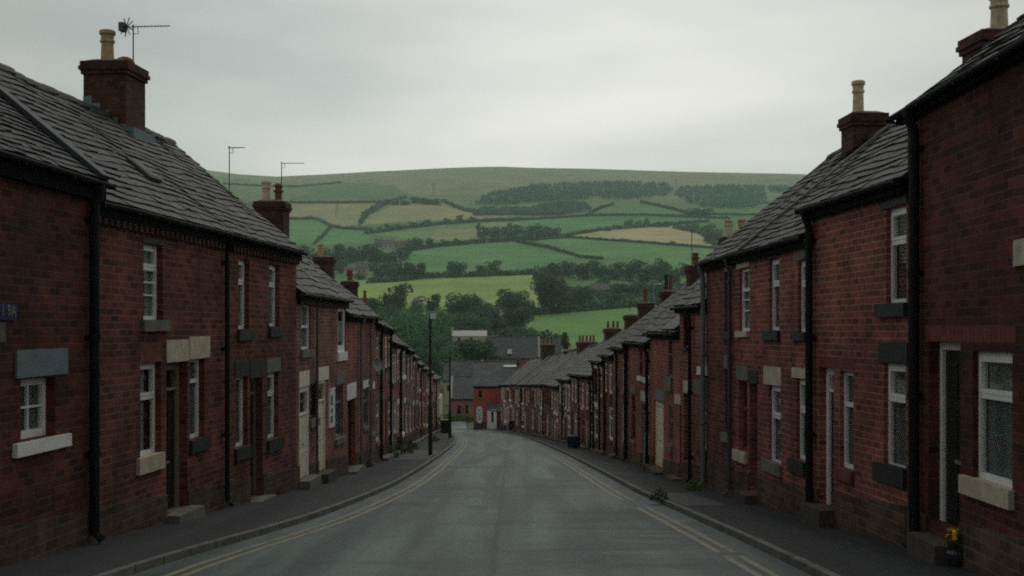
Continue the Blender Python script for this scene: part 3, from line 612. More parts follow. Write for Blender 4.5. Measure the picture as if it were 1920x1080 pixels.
            if star:
                for an in (.5, 1.2, 2.0, 2.7, 3.6, 4.2, 4.9, 5.7): m.tube([(u, y0+e0+.06*sg, hz), (u+.22*math.cos(an)*.6, y0+e0+(.06)*sg+.22*math.cos(an), hz+.22*math.sin(an))], .014, 4)
                m.box(u-.1, u+.1, y0+e0-.03, y0+e0+.09, hz-.1, hz+.09)
            m.tube([(u, y0, hz-.16), (u, y0+.12*sg*1, hz-.16), (u, y0+.1*sg, hz)], .01, 5)
            m.build('aerial', 'metal_dark', c)
        return c
def lettering(body, size, mat, align, parent, loc, line=1.):
    tx = bpy.data.curves.new('text', 'FONT'); tx.body = body; tx.size = size; tx.align_x = align; tx.extrude = .002; tx.space_line = line
    to = bpy.data.objects.new('text', tx); COL.objects.link(to); dg = bpy.context.evaluated_depsgraph_get(); dg.update()
    me = bpy.data.meshes.new_from_object(to.evaluated_get(dg)); bpy.data.objects.remove(to); me.materials.clear(); me.materials.append(MATS[mat])
    o = link('lettering', me, parent, loc); o.rotation_euler = (math.pi/2, 0, 0); return o
def tilt(h, k):
    for o in h.root.children:
        nm = o.name.split('.')[0]
        if nm in ('roof', 'ridge_tiles', 'gutter', 'fascia', 'verge', 'wall'):
            for v in o.data.vertices:
                if nm != 'wall' or v.co.z > h.ze-.05: v.co.z += k*(v.co.x-h.L/2)
R0 = random.Random(3)
STONES = ['stone_cream', 'paint_white', 'stone_grey', 'stone_dark', 'stone_brown', 'stone_grey', 'stone_brown', 'stone_dark', 'stone_red']
def generic(h, seed, nb=None, doors=None, mats=None):
    """openings of a small terraced house that the photo shows only at a slant: per bay two storeys, a door and a window"""
    R = random.Random(seed); nb = nb or max(1, round(h.L/3.4)); bw = h.L/nb; far = True
    for i in range(nb):
        x = i*bw; fl = (R.random() < .5); a, b = x+bw*.12, x+bw*.88
        w = min(1.0, bw*.32); st = R.choice(STONES); st2 = R.choice(STONES); dr = R.choice(doors or ['door_dark', 'door_red', 'door_dark', 'door_green', 'paint_white', 'door_blue'])
        zu1 = h.ze-.38; zu0 = zu1-1.3
        us = (a+w*.55, b-w*.55) if bw > 3 else (x+bw/2,)
        for c in us:
            r = (c-w/2, c+w/2, zu0, zu1); h.window(r, .05, R.choice(['paint_white', 'paint_white', 'paint_cream', 'door_dark']), .66, far=True, curtain=R.choice(['sides', 'half', None]), sill=(r[0]-.07, r[1]+.07, r[2]-.15, r[2]-.003, st), lintel=(r[0]-.08, r[1]+.08, r[3]+.002, r[3]+.2, st2))
        gm = h.g(x+bw/2); zl = min(h.ze-2.25, gm+2.35)
        wd = .85; dc, wc = (a+wd/2, b-w/2) if fl else (b-wd/2, a+w/2)
        if bw < 2.4: dc = x+bw/2; wc = None
        rd_ = (dc-wd/2, dc+wd/2, max(h.g(dc-wd/2), h.g(dc+wd/2))+.12, zl)
        h.door(rd_, R.choice([.06, .12]), dr, R.choice(['paint_white', 'paint_cream', 'door_dark', 'paint_grey']), .3 if rd_[3]-rd_[2] > 2.2 else 0, lintel=(rd_[0]-.1, rd_[1]+.1, zl+.002, zl+.24, st), step='stone_grey')
        if wc is not None:
            r = (wc-w*.6, wc+w*.6, zl-1.45, zl); h.window(r, .05, R.choice(['paint_white', 'paint_white', 'paint_grey']), .66, far=True, curtain=R.choice(['sides', 'net', None]), sill=(r[0]-.07, r[1]+.07, r[2]-.16, r[2]-.003, st), lintel=(r[0]-.08, r[1]+.08, r[3]+.002, r[3]+.24, st2))
# ---- left terrace, near end first
LG, RG = 'terraced houses on the left of the road', 'terraced houses on the right of the road'
h = House('L', 11, 17.9, 2.27, 'dark red brick house with pale blue lintel over its small white window', 'brick_dimmed', 'slate_dark', LG, out=.1, row=.16, sw=(.22, .34)); H1 = h
w = h.rect(39, 709, 104, 822); h.window(w, .17, 'paint_white', 0, 'vh', 'net', sill=(*h.rect(23, 823, 126, 847), 'paint_white'), fr=.1)
h.block('lintel', h.rect(28, 655, 124, 705), 'stone_blue', -.03, .2)
h.shell(.5); h.roof(x1=h.L+.05, wob=.008); h.verge(h.L-.1, 'lead', .3, .07); h.gutter(x1=h.L+.12, fascia=.3); h.pipe(h.px(177, 0, -.1)[0], r=.075)
s0 = h.rect(-40, 568, 28, 600); m = MB(); m.box(s0[0], s0[1], -.03, -.002, s0[2], s0[3]); sg = m.build('name_plate', 'sign_blue', h.root)
lettering('1 9A', .2, 'metal_grey', 'RIGHT', sg, (s0[1]-.04, -.036, s0[2]+.06))
s1 = h.rect(-30, 604, 8, 642); m = MB(); m.box(s1[0], s1[1], -.02, -.002, s1[2], s1[3]); m.build('plaque', 'stone_brown', h.root)

h = House('L', 17.9, 24.3, 2.0, 'brick house with paired cream lintels over its dark doorway, beside the blue lintel house', 'brick_dark', 'slate', LG); H2 = h
h.window(h.rect(269, 458, 305, 600), .14, 'paint_white', .68, 'oh', 'sides', sill=(*h.rect(264, 600, 314, 621), 'stone_grey'), lintel=(*h.rect(266, 448, 306, 457), 'stone_dark'))
h.window(h.rect(263, 680, 302, 853), .14, 'paint_white', .62, 'o', 'half', sill=(*h.rect(255, 854, 303, 884), 'stone_cream'))
r = h.rect(262, 642, 302, 679); m = MB(); n = 9
for i in range(n): a = r[0]+(r[1]-r[0])*i/n; m.box(a+.004, a+(r[1]-r[0])/n-.004, -.006, .1, r[2]+.004, r[3])
m.build('brick_arch', 'stone_red', h.root)
h.door(h.rect(312, 680, 351, 957), .2, 'door_dark', 'paint_tan', .38, fw=.13, step='stone_grey')
h.block('lintel', h.rect(311, 637, 353, 678), 'stone_cream', -.02, .2); h.block('lintel', h.rect(353.5, 631, 392, 672), 'stone_cream', -.024, .2)
h.window(h.rect(356, 673, 383, 822), .14, 'paint_white', .72, '', 'net', sill=(*h.rect(354, 822, 389, 846), 'stone_dark'))
h.shell(.5); h.roof(wob=.022, x1=h.L, seed=1); h.gutter(x1=h.L, fascia=.24, dent=True); h.pipe(h.px(426, 0, -.1)[0])
# skylight let into the slates
k = (268-960)/F; T0 = None
for t in np.arange(.3, 4, .02):
    q = h.roofpt(0, t, .03); u, z, d = h.px(268, 322, q[1])
    if z <= q[2]: T0 = (u, t); break
if T0:
    u, t = T0; m = MB(); a = [h.roofpt(x, tt, n) for tt, n in ((t-.3, .02), (t+.3, .02), (t-.3, .1), (t+.3, .1)) for x in (u-.3, u+.3)]; m.hexa([a[0], a[1], a[3], a[2], a[4], a[5], a[7], a[6]]); o = m.build('skylight', 'lead', h.root)
    m = MB(); a = [h.roofpt(x, tt, n) for tt, n in ((t-.24, .1), (t+.24, .1), (t-.24, .112), (t+.24, .112)) for x in (u-.24, u+.24)]; m.hexa([a[0], a[1], a[3], a[2], a[4], a[5], a[7], a[6]]); m.build('pane', 'stone_grey', o)

h = House('L', 24.3, 29.5, 2.0, 'brick house with narrow windows on dark sills and a big stack with star shaped aerial', 'brick_dark', 'slate', LG); H3 = h
h.window(h.rect(447, 486, 467, 617), .14, 'paint_white', .66, 'o', 'sides', sill=(*h.rect(444, 618, 473, 638), 'stone_dark')); h.window(h.rect(505, 496, 524, 612), .14, 'paint_white', .66, 'o', 'sides', sill=(*h.rect(503, 613, 528, 631), 'stone_dark'))
h.window(h.rect(442, 707, 464.5, 838), .14, 'paint_white', None, '', 'net', sill=(*h.rect(439, 838, 467, 861), 'stone_dark'), lintel=(*h.rect(440, 676, 466.5, 706), 'stone_dark'))
h.door(h.rect(469, 709, 492, 934), .2, 'door_dark', 'stone_grey', .3, lintel=(*h.rect(467.5, 677, 495, 708), 'stone_dark'), step='stone_grey')
h.window(h.rect(502, 698, 522, 822), .14, 'paint_white', .66, 'o', 'net', sill=(*h.rect(500, 822, 528, 845), 'stone_dark'), lintel=(*h.rect(499, 671, 525, 697), 'stone_grey'))
h.shell(.55); h.roof(wob=.022, x0=0, x1=h.L+.16, seed=2); h.gutter(x0=0, x1=h.L+.16, fascia=.24, dent=True)
h.chimney(160, 271, 120, [(201, 57, 27, 'pot_buff', 'roll')], (251, 51, 233, 321, True), flash=True, dome=(235, 36))

h = House('L', 29.5, 36.5, .98, 'lower brick house with a cream half door and white lintels, under a mossy slate roof', 'brick_brown', 'slate', LG, row=.36, sw=(.5, .95)); H4 = h
h.window(h.rect(565, 570, 583, 655), .09, 'paint_white', .5, '', 'sides', sill=(*h.rect(563, 656, 584, 670), 'stone_grey')); h.window(h.rect(633, 571, 648, 661), .06, 'paint_white', None, '', None, sill=(*h.rect(631, 660, 648, 676), 'paint_white'), fr=.2)
h.door(h.rect(561, 726, 580, 896), .06, 'paint_cream', 'paint_white', .6, lintel=(*h.rect(560, 696, 579, 725), 'paint_cream'), step='stone_grey', fw=.12)
h.window(h.rect(581, 719, 595, 785), .08, 'door_dark', None, '', None, sill=(*h.rect(580.5, 786, 596, 800), 'stone_grey'), lintel=(*h.rect(580, 695, 595, 718), 'stone_brown'))
h.door(h.rect(597, 714, 611, 884), .06, 'paint_cream', 'paint_cream', .5, lintel=(*h.rect(596, 688, 615, 713), 'paint_cream'), step='stone_brown')
h.window(h.rect(629, 721, 643, 820), .08, 'paint_grey', .66, '', 'net', sill=(*h.rect(628, 820, 646, 831), 'stone_grey'), lintel=(*h.rect(630, 699, 647, 720), 'stone_grey'))
h.chimney(416, 444, 376, [], (430, 277, 428, 459, False), below=1.6, wid=.7)
r = h.rect(615, 729, 625, 801); m = MB(); m.box(r[0], r[1], -.05, -.002, r[2], r[3]); m.box(r[0]-.03, r[1]+.03, -.06, -.03, r[3]-.04, r[3]+.02); nb_ = m.build('notice_board', 'paint_white', h.root)
m = MB()
for i, (a, b) in enumerate(((.12, .3), (.38, .5), (.58, .84))): m.box(r[0]+.12+.05*(i % 2), r[0]+(r[1]-r[0])*.55, -.056, -.0505, r[2]+(r[3]-r[2])*a, r[2]+(r[3]-r[2])*b)
m.build('notice', 'paint_grey', nb_)
h.shell(.6); h.roof(wob=.04, seed=3); h.gutter(mat='metal_dark', fascia=.2, dent=True); h.pipe(h.px(595, 0, -.1)[0], 'metal_dark', .03)

h = House('L', 36.5, 44, .5, 'smooth red brick house with a deep red door under a white lintel', 'brick_red', 'slate', LG, row=.36, sw=(.5, .95)); H5 = h
h.door(h.rect(652, 749, 666, 878), .18, 'door_red', 'door_dark', .3, lintel=(*h.rect(650, 719, 667, 748), 'paint_white'), step='stone_grey')
h.window(h.rect(681, 728, 690, 800), .06, 'paint_grey', .66, '', 'net', sill=(*h.rect(681, 800, 691, 806), 'stone_grey'), lintel=(*h.rect(680, 713, 691, 727), 'paint_white'))
h.window(h.rect(693, 731, 700, 812), .06, 'paint_grey', .66, '', None, sill=(*h.rect(692, 812, 701, 818), 'stone_blue'), lintel=(*h.rect(692, 718, 702, 730), 'paint_white'))
h.shell(.6); h.roof(wob=.03, seed=4); h.gutter(); h.pipe(h.px(678, 0, -.1)[0], 'paint_grey', .05); h.pipe(h.px(696, 0, -.1)[0], 'paint_grey', .05)
u, z, d = h.px(696, 685); m = MB(); m.lathe((0, 0, 0), [(.02, 0), (.16, .03), (.3, .1), (.34, .16), (.33, .17), (.28, .12), (.02, .03)], 18); o = m.build('satellite_dish', 'metal_grey', h.root, (u, -.18, z)); o.rotation_euler = (math.radians(70), 0, math.radians(-50)); o.scale = (.7, .7, .7)
m = MB(); m.tube([(0, 0, 0), (0, 0, -.24)], .02, 6); m.tube([(0, .3, .1), (0, .1, .42)], .012, 6); m.build('dish_arm', 'metal_dark', o)
h.chimney(479, 543, 378, [(499, 340, 17, 'pot_cream', 'roll'), (522, 345, 17, 'pot_red', 'cowl')], (528, 306, 527, 570, False), below=2.2)
LEFT = [
 (44, 51.9, .14, 'brick_red', 'tall red brick house with two black drainpipes beyond the red door', ((715, 'paint_black', .075), (733, 'paint_black', .075))),
 (51.9, 62, -.68, 'brick_orange', 'orange red brick house with dark doorway, weeds growing at its foot', ((752, 'paint_black', .09),)),
 (62, 69.3, -1.12, 'brick_brown', 'brown brick house with greyed lintels behind the first lamp post weeds', ()),
 (69.3, 75, -1.67, 'brick_red', 'narrow red brick house with a grey drainpipe, fifth from the lamp post uphill end', ((779, 'paint_grey', .05),)),
 (75, 84, -2.3, 'brick_brown', 'brown brick house just uphill of the tall lamp post as seen', ((790, 'paint_black', .06),)),
 (84, 92.5, -2.9, 'brick_red', 'red brick house seen right beside the tall lamp post', ((798, 'paint_grey', .05),)),
 (92.5, 101, -3.5, 'brick_brown', 'dark brick house seen just past the tall lamp post', ()),
 (101, 115, -4.4, 'brick_red', 'last house of the left terrace, with a cream end bay at the bend', ((818, 'paint_black', .06),)),
]
LH = []
for i, (a, b, e, bm, lab, pp) in enumerate(LEFT):
    h = House('L', a, b, e, lab, bm, 'slate', LG, row=.3, sw=(.45, .8)); generic(h, 20+i)
    h.shell(.6); h.roof(wob=.03, seed=10+i); h.gutter(x1=h.L+.1)
    for x, pm, pr in pp: h.pipe(min(h.L-.15, max(.15, h.px(x, 0, -.1)[0])), pm, pr*.75)
    tilt(h, -.03); LH.append(h)
LH[1].chimney(590, 628, 481, [(601, 458, 11, 'pot_buff', 'roll')], below=2.6); LH[2].chimney(640, 672, 527, [(656, 506, 13, 'pot_red', 'cowl')], below=2.6)
LH[3].chimney(672, 690, 572, [(684, 545, 7, 'pot_red', 'tall')], below=2.4)
LH[5].chimney(712, 728, 612, [(720, 602, 6, 'pot_buff', 'tall')], below=2.0)
h = LH[-1]; r = h.rect(819, 742, 826, 812); m = MB(); m.box(max(0, r[0]), h.L-.02, -.25, -.002, r[2]+1.8, r[3]); m.box(h.L-.35, h.L-.05, -.2, -.003, h.g(h.L), r[2]+1.8); m.build('bay', 'paint_cream', h.root)

# ---- right terrace
h = House('R', 10.6, 17.2, 3.19, rise=2.5, label= 'tallest dark brick house, with cream window sill and flower pot at its door', bm='brick_dimmed', rm='slate_dark', group=RG); Q1 = h
h.window(h.rect(1824, 660, 1898, 908), .1, 'paint_white', .655, 'o', 'net', sill=(*h.rect(1807, 905, 1902, 940), 'stone_cream'), fr=.075)
h.door(h.rect(1741, 641, 1801, 990), .2, 'door_dark', 'paint_white', 0, fw=.11); h.doorstep((*h.rect(1741, 0, 1795, 0)[:2], h.px(1770, 1012)[1], 0), 'step_dark', .3, .02)
h.block('stone_block', h.rect(1904, 447, 1950, 496), 'stone_cream', -.03, .1)
u0, u1 = h.rect(1741, 0, 1898, 0)[:2]; m = MB(); z = h.px(1770, 641)[1]; n = 22
for i in range(n): a = u0-.1+(u1-u0+.2)*i/n; m.box(a+.005, a+(u1-u0+.2)/n-.005, -.006, .1, z+.005, z+.21)
m.build('brick_arch', 'stone_red', h.root)
h.shell(.55); h.roof(x0=-.16, wob=.03, seed=30, row=.24); h.gutter(x0=-.22, fascia=.15); h.pipe(h.px(1714, 0, -.1)[0], r=.075)
h = House('R', 17.2, 21.4, 2.24, 'red brick house with dark stone sills and a pale door frame, beside the taller house', 'brick_red', 'slate', RG); Q2 = h
h.window(h.rect(1662, 388, 1701, 569), .1, 'paint_white', .64, 'o', 'blind', sill=(*h.rect(1647, 569, 1702, 594), 'stone_dark'), lintel=(*h.rect(1656, 372, 1702, 387), 'stone_dark'))
h.window(h.rect(1657, 682, 1698, 882), .1, 'paint_white', .66, 'o', 'net', sill=(*h.rect(1643, 873, 1701, 908), 'stone_dark'), lintel=(*h.rect(1648, 642, 1703, 680), 'stone_dark'))
h.door(h.rect(1536, 688, 1563, 950), .17, 'door_dark', 'paint_white', .3, step='stone_brown', fw=.16); h.window(h.rect(1575, 697, 1600, 880), .1, 'paint_white', .66, '', 'net', sill=(*h.rect(1569, 880, 1602, 902), 'stone_red'))
u0, u1 = h.rect(1534, 0, 1602, 0)[:2]; m = MB(); z = h.px(1565, 691)[1]; n = 16
for i in range(n): a = u0+(u1-u0)*i/n; m.box(a+.005, a+(u1-u0)/n-.005, -.006, .08, z+.005, z+.2)
m.build('brick_arch', 'stone_red', h.root)
h.shell(.6); h.roof(x0=-.12, wob=.03, seed=31); h.gutter(x0=-.14, fascia=.22); h.pipe(h.px(1517, 0, -.1)[0], r=.07)
h.chimney(1828, 1894, 62, [(1874, -12, 36, 'pot_cream', 'roll')], wid=.75)
h = House('R', 21.4, 27.3, 1.76, 'brick house with cream ground floor lintels and white windows, beside the pale door frame house', 'brick_red', 'slate', RG); Q3 = h
for lr, lm in (((1437, 473, 1461, 484), 'stone_dark'), ((1490, 466, 1511, 487), 'stone_grey'), ((1382, 491, 1406, 502), 'stone_cream')): h.block('lintel', h.rect(*lr), lm, -.022, .2)
h.window(h.rect(1386, 503, 1406, 621), .1, 'paint_white', .66, 'h', 'sides', sill=(*h.rect(1383, 621, 1405, 632), 'stone_cream')); h.window(h.rect(1442, 485, 1461, 620), .1, 'paint_white', .64, 'o', 'net', sill=(*h.rect(1434, 620, 1463, 638), 'stone_dark'))
h.window(h.rect(1496, 488, 1513, 623), .1, 'paint_white', .66, 'o', 'net', sill=(*h.rect(1488, 623, 1513, 638), 'stone_dark'))
h.window(h.rect(1385, 714, 1401.5, 846), .12, 'stone_red', .6, '', 'net', sill=(*h.rect(1378, 846, 1401.5, 866), 'stone_cream'), lintel=(*h.rect(1382, 686, 1403.5, 713), 'stone_grey'))
h.door(h.rect(1405, 720, 1420, 924), .25, 'door_dark', 'door_dark', .3, lintel=(*h.rect(1404, 695, 1421, 719), 'stone_dark'), step='stone_brown')
h.window(h.rect(1441, 723, 1464, 871), .1, 'paint_white', .6, 'o', 'net', sill=(*h.rect(1432, 866, 1467, 888), 'stone_grey'), lintel=(*h.rect(1433, 688, 1466, 722), 'stone_cream'))
h.window(h.rect(1493, 710, 1510, 863), .1, 'paint_white', .6, 'o', 'net', sill=(*h.rect(1482, 863, 1512, 887), 'stone_dark'), lintel=(*h.rect(1486, 690, 1512, 709), 'stone_cream'))
h.shell(.6); h.roof(x0=0, wob=.03, seed=32); h.gutter(x0=0, fascia=.22); h.pipe(.02, 'metal_dark', .045)
h.verge(h.px(1400, 470)[0], 'stone_grey', .12, .05)
h = House('R', 27.3, 30.2, 1.76, 'narrow brick house with dark recessed windows under the stack with one buff pot', 'brick_dark', 'slate', RG); Q4 = h
h.window(h.rect(1359, 510, 1372, 622), .2, 'door_dark', .5, '', None, sill=(*h.rect(1358, 622, 1372, 637), 'stone_dark'), lintel=(*h.rect(1359, 499, 1372.5, 509), 'stone_grey'))
h.window(h.rect(1360, 692, 1372, 812), .2, 'door_dark', .5, '', None, sill=(*h.rect(1356, 812, 1371, 829), 'stone_grey'), lintel=(*h.rect(1358, 667, 1373, 691), 'stone_grey'))
h.shell(.7); h.roof(x0=-.14, x1=h.L, wob=.03, seed=33); h.gutter(x0=-.16, x1=h.L, fascia=.22); h.pipe(.06, 'paint_grey', .065)
h.chimney(1578, 1659, 214, [(1609, 152, 23, 'pot_cream', 'roll')], flash=False)
h = House('R', 30.2, 33.5, .69, 'low brick house with a black arched passage door and a white upper sill', 'brick_red', 'slate', RG, row=.36, sw=(.5, .95))
h.window(h.rect(1281, 590, 1290, 652), .07, 'door_dark', None, '', None, sill=(*h.rect(1280, 652, 1291, 658), 'stone_dark'))
h.window(h.rect(1315, 590, 1324, 688), .1, 'paint_white', .66, '', None, sill=(*h.rect(1311, 688, 1326, 703), 'paint_white'))
h.window(h.rect(1314, 742, 1324, 843), .1, 'paint_white', .66, '', None, sill=(*h.rect(1311, 843, 1325, 858), 'stone_dark'), lintel=(*h.rect(1300, 712, 1326, 741), 'stone_grey'))
h.door(h.rect(1267.5, 759, 1278, 894), .5, 'door_dark', 'door_dark', 0, lintel=(*h.rect(1265.5, 740, 1277, 758), 'stone_cream'), step='stone_grey')
h.door(h.rect(1282, 738, 1292, 865), .2, 'door_dark', 'door_dark', .3, lintel=(*h.rect(1282, 714, 1294, 737), 'stone_cream'))
h.shell(.55); h.roof(x0=-.12, wob=.03, seed=34); h.gutter(x0=-.14); h.pipe(h.px(1293, 0, -.1)[0], 'paint_black', .05)
h = House('R', 33.5, 39.5, -.04, 'red brick house with tall cream garage style doors and a lead sheet on its roof', 'brick_orange', 'slate', RG, row=.36, sw=(.5, .95))
h.window(h.rect(1253, 636, 1261, 707), .06, 'stone_brown', .6, '', None, sill=(*h.rect(1250, 707, 1261, 733), 'stone_grey'))
h.window(h.rect(1254, 760, 1261, 832), .06, 'paint_grey', .6, '', None, sill=(*h.rect(1250, 834, 1261, 848), 'stone_grey'))
h.door(h.rect(1226, 753, 1244, 878), .1, 'paint_cream', 'paint_cream', .0, lintel=(*h.rect(1231, 731, 1246, 752), 'stone_blue'), step='stone_dark', fw=.15)
h.shell(.5); h.roof(x0=-.1, wob=.03, seed=35); h.gutter(x0=-.14)
m = MB(); a = [h.roofpt(x, t, n) for t, n in ((.06, .05), (1.5, .05), (.06, .075), (1.5, .075)) for x in (h.L-2.6, h.L-.05)]; m.hexa([a[0], a[1], a[3], a[2], a[4], a[5], a[7], a[6]]); m.build('lead_sheet', 'slate_blue', h.root)
h = House('R', 39.5, 45.6, -.41, 'brick house with a glazed grey door beneath a cream lintel and two white upper sills', 'brick_red', 'slate', RG, row=.36, sw=(.5, .95)); Q7 = h
h.window(h.rect(1199, 655, 1205, 706), .06, 'stone_red', .6, '', None, sill=(*h.rect(1197, 706, 1206, 714), 'paint_white')); h.window(h.rect(1210, 654, 1217, 709), .06, 'paint_cream', .6, '', None, sill=(*h.rect(1208, 709, 1217, 718), 'paint_white'))
h.window(h.rect(1184, 740, 1191, 826), .06, 'stone_red', .6, '', None, sill=(*h.rect(1183, 826, 1192, 832), 'stone_grey'), lintel=(*h.rect(1182, 722, 1192, 738), 'stone_grey'))
h.door(h.rect(1203, 755, 1217, 872), .06, 'door_glazed', 'paint_grey', .3, lintel=(*h.rect(1202, 735, 1218, 754), 'stone_cream'), glazed=True)
h.shell(.5); h.roof(x0=-.1, wob=.03, seed=36); h.gutter(x0=-.14); h.pipe(.08, r=.075); h.pipe(h.L-.1, r=.06)
RIGHT = [
 (45.6, 50.3, -.69, 'brick_red', 'brick house with a tall white framed door, just uphill of the short black drainpipe', (1156,)),
 (50.3, 54, -1.08, 'brick_red', 'narrow red brick house below the corbelled stack with dark pots', (1133,)),
 (54, 57.6, -1.44, 'brick_orange', 'narrow orange brick house standing uphill of the blue bin', (1124, 1112)),
 (57.6, 69, -2.38, 'brick_red', 'wide brick house with the blue bin standing at its downhill end', (1107, 1085)),
 (69, 76.6, -3.03, 'brick_brown', 'brown brick house just downhill of the blue bin', (1054,)),
 (76.6, 87, -3.8, 'brick_red', 'brick house with pale lintels under the wide stack of many pots', ()),
 (87, 94, -4.15, 'brick_far', 'house at the start of the long even row by the bend, brown brick', (1040,)),
 (94, 102, -4.5, 'brick_orange', 'second house of the long even row by the bend, pale roof seam above', ()),
 (102, 111, -4.9, 'brick_far', 'house in the even row by the bend with two dark bins at its wall', (977,)),
 (111, 120, -5.3, 'brick_orange', 'house by the bend with a shrub against its wall, next to last', ()),
 (120, 129, -5.75, 'brick_far', 'last house of the right terrace, touching the white porch', ()),
]
RH = []
for i, (a, b, e, bm, lab, pp) in enumerate(RIGHT):
    h = House('R', a, b, e, lab, bm, 'slate_pale' if i >= 3 else 'slate', RG, row=.3, sw=(.45, .8)); generic(h, 60+i)
    h.shell(.5); h.roof(x0=-.1, wob=.025, seed=50+i); h.gutter(x0=-.1)
    for x in pp: h.pipe(min(h.L-.1, max(.1, h.px(x, 0, -.1)[0])), 'paint_black', .05)
    if i in (6, 7): h.verge(h.L*.4, 'sheet_pale', .16, .05)
    if i >= 6: tilt(h, .05)
    elif i >= 3: tilt(h, .03)
    RH.append(h)
Q7.chimney(1350, 1400, 444, [(1366, 412, 17, 'pot_cream', 'roll'), (1391, 411, 15, 'pot_buff', 'roll')], below=2.4)
RH[0].chimney(1287, 1322, 497, [(1304, 474, 15, 'pot_red', 'cowl')], (1297, 432, 1296, 1299, False), below=2.4)
RH[2].chimney(1239, 1268, 545, [(1249, 515, 8, 'pot_dark', 'tall'), (1258, 516, 8, 'pot_red', 'tall')], below=2.4)
RH[3].chimney(1196, 1224, 567, [(1210, 541, 9, 'pot_red', 'roll')], (1181, 520, 1180, 1184, False), below=2.4)
RH[3].chimney(1171, 1196, 590, [], below=2.4); RH[4].chimney(1133, 1163, 615, [(1140, 603, 5, 'pot_red', 'tall'), (1150, 602, 5, 'pot_red', 'tall'), (1158, 603, 5, 'pot_red', 'tall')], below=2.4)
RH[6].chimney(1082, 1118, 640, [(x, 629, 4, 'pot_red', 'tall') for x in (1087, 1093, 1100, 1107, 1113)], below=2.2); RH[7].chimney(1058, 1078, 657, [(1068, 648, 5, 'pot_buff', 'tall')], below=2.2)
RH[9].chimney(1015, 1039, 645, [(x, 634, 4, 'pot_red', 'tall') for x in (1019, 1027, 1034)], below=2.2)
# ---- unseen trees added uphill beside the viewer to darken the near street
# (built with the other trees below)
# ---- buildings at the foot of the hill
def lowhouse(x0, x1, d, ye, yr, label, bm, rm, wins=(), rd=4., name='brick_house', base=None, hip=False, cat='house', wm='door_dark', yaw=0.):
    A = ((x0-960)/F*d, d); B = ((x1-960)/F*d, d+yaw); ez = (HY-ye)/F*d
    g = gz(d)-.2 if base is None else EZ+(HY-base)/F*d
    h = House('F', 0, 0, ez, label, bm, rm, None, name, A, B, rd=rd, rise=(ye-yr)/F*d+rd*.12+(ye-HY)/F*rd*.3, ground=g, cat=cat, row=.4, sw=(.5, .9))
    for r in wins: q = h.rect(*r); h.window(q, .12, wm, .5, '', None, far=True, sill=(q[0]-.1, q[1]+.1, q[2]-.14, q[2]-.003, 'stone_grey'))
    return h
h = lowhouse(888, 939, 130, 724, 690, 'red brick house at the bend facing uphill, carrying the blue lettered oval sign', 'brick_bright', 'slate_blue', [(897, 733, 904, 745)], base=803); B1 = h
r = h.rect(893.5, 762, 904.5, 793); m = MB(); cx, cz, rx, rz_ = (r[0]+r[1])/2, (r[2]+r[3])/2, (r[1]-r[0])/2, (r[3]-r[2])/2
ring = [(cx+rx*max(-1, min(1, 1.25*math.cos(t))), cz+rz_*(max(-1, min(1, 1.12*math.sin(t))))) for t in [2*math.pi*k/28 for k in range(28)]]
m.face([(a, -.07, b) for a, b in ring]); m.face([(a, -.003, b) for a, b in ring[::-1]])
for (a, b), (c, e) in zip(ring, ring[1:]+ring[:1]): m.face([(a, -.07, b), (a, -.003, b), (c, -.003, e), (c, -.07, e)])
sg = m.build('wall_sign', 'sign_white', h.root)
lettering('P\nU\nB', .52, 'sign_blue', 'CENTER', sg, (cx, -.076, cz+rz_*.32), .8)
q = h.rect(914, 766, 929, 805); m = MB(); p0 = h.rect(912, 757, 939, 766)
m.box(q[0], q[0]+.08, -1.3, -.01, q[2]-.3, q[3]); m.box(q[0]+.08, q[1]+.05, -1.3, -1.22, q[2]-.3, q[3]); m.box(q[1]+.05, q[1]+.13, -1.3, -.01, q[2]-.3, q[3]); po = m.build('porch', 'paint_white', h.root)
m = MB(); z = q[3]; m.hexa([(p0[0], -1.36, z-.05), (p0[1]+.1, -1.36, z-.35), (p0[1]+.1, -.01, z+.3), (p0[0], -.01, z+.3), (p0[0], -1.36, z+.02), (p0[1]+.1, -1.36, z-.28), (p0[1]+.1, -.01, z+.62), (p0[0], -.01, z+.38)]); m.build('porch_roof', 'slate_blue', po)
m = MB(); m.box(q[0]+.45, q[0]+.68, -1.315, -1.302, q[2]+.9, q[3]-.25); m.build('pane', 'door_dark', po)
h.shell(.7); h.roof(x0=-.15, x1=h.L+.3, seed=70); h.gutter(); h.chimney(915, 921, 693, [(918, 686, 4, 'pot_red', 'tall')], below=.6, wid=.45)
h = lowhouse(846, 905, 182, 748, 716, 'low brick cottage with a slate roof beside the side road hedge', 'brick_brown', 'slate_blue', [(857, 760, 864, 780), (873, 760, 878, 776)], name='brick_cottage', base=786)
h.shell(.3); h.roof(x0=-.2, seed=71); h.gutter(x0=-.2); h.verge(-.05, 'mortar', .4, .1)
h = lowhouse(832, 968, 226, 714, 684, 'long slate roofed terrace behind the low cottage', 'stone_far', 'slate_blue', [(850, 720, 858, 730), (838, 722, 843, 732), (920, 718, 926, 730)], name='stone_terrace', base=776)
h.shell(.3); h.roof(x0=-.2, seed=72); h.gutter(x0=-.2)
m = MB(); u0, u1 = h.rect(888, 0, 968, 0)[:2]; T = (h.rd+.15)/math.cos(h.p)
for t0, t1 in ((T*.68, T*.76),):
    a = [h.roofpt(x, t, n) for t, n in ((t0, .04), (t1, .04), (t0, .16), (t1, .16)) for x in (u0, u1)]; m.hexa([a[0], a[1], a[3], a[2], a[4], a[5], a[7], a[6]])
m.build('roof_coping', 'paint_white', h.root)
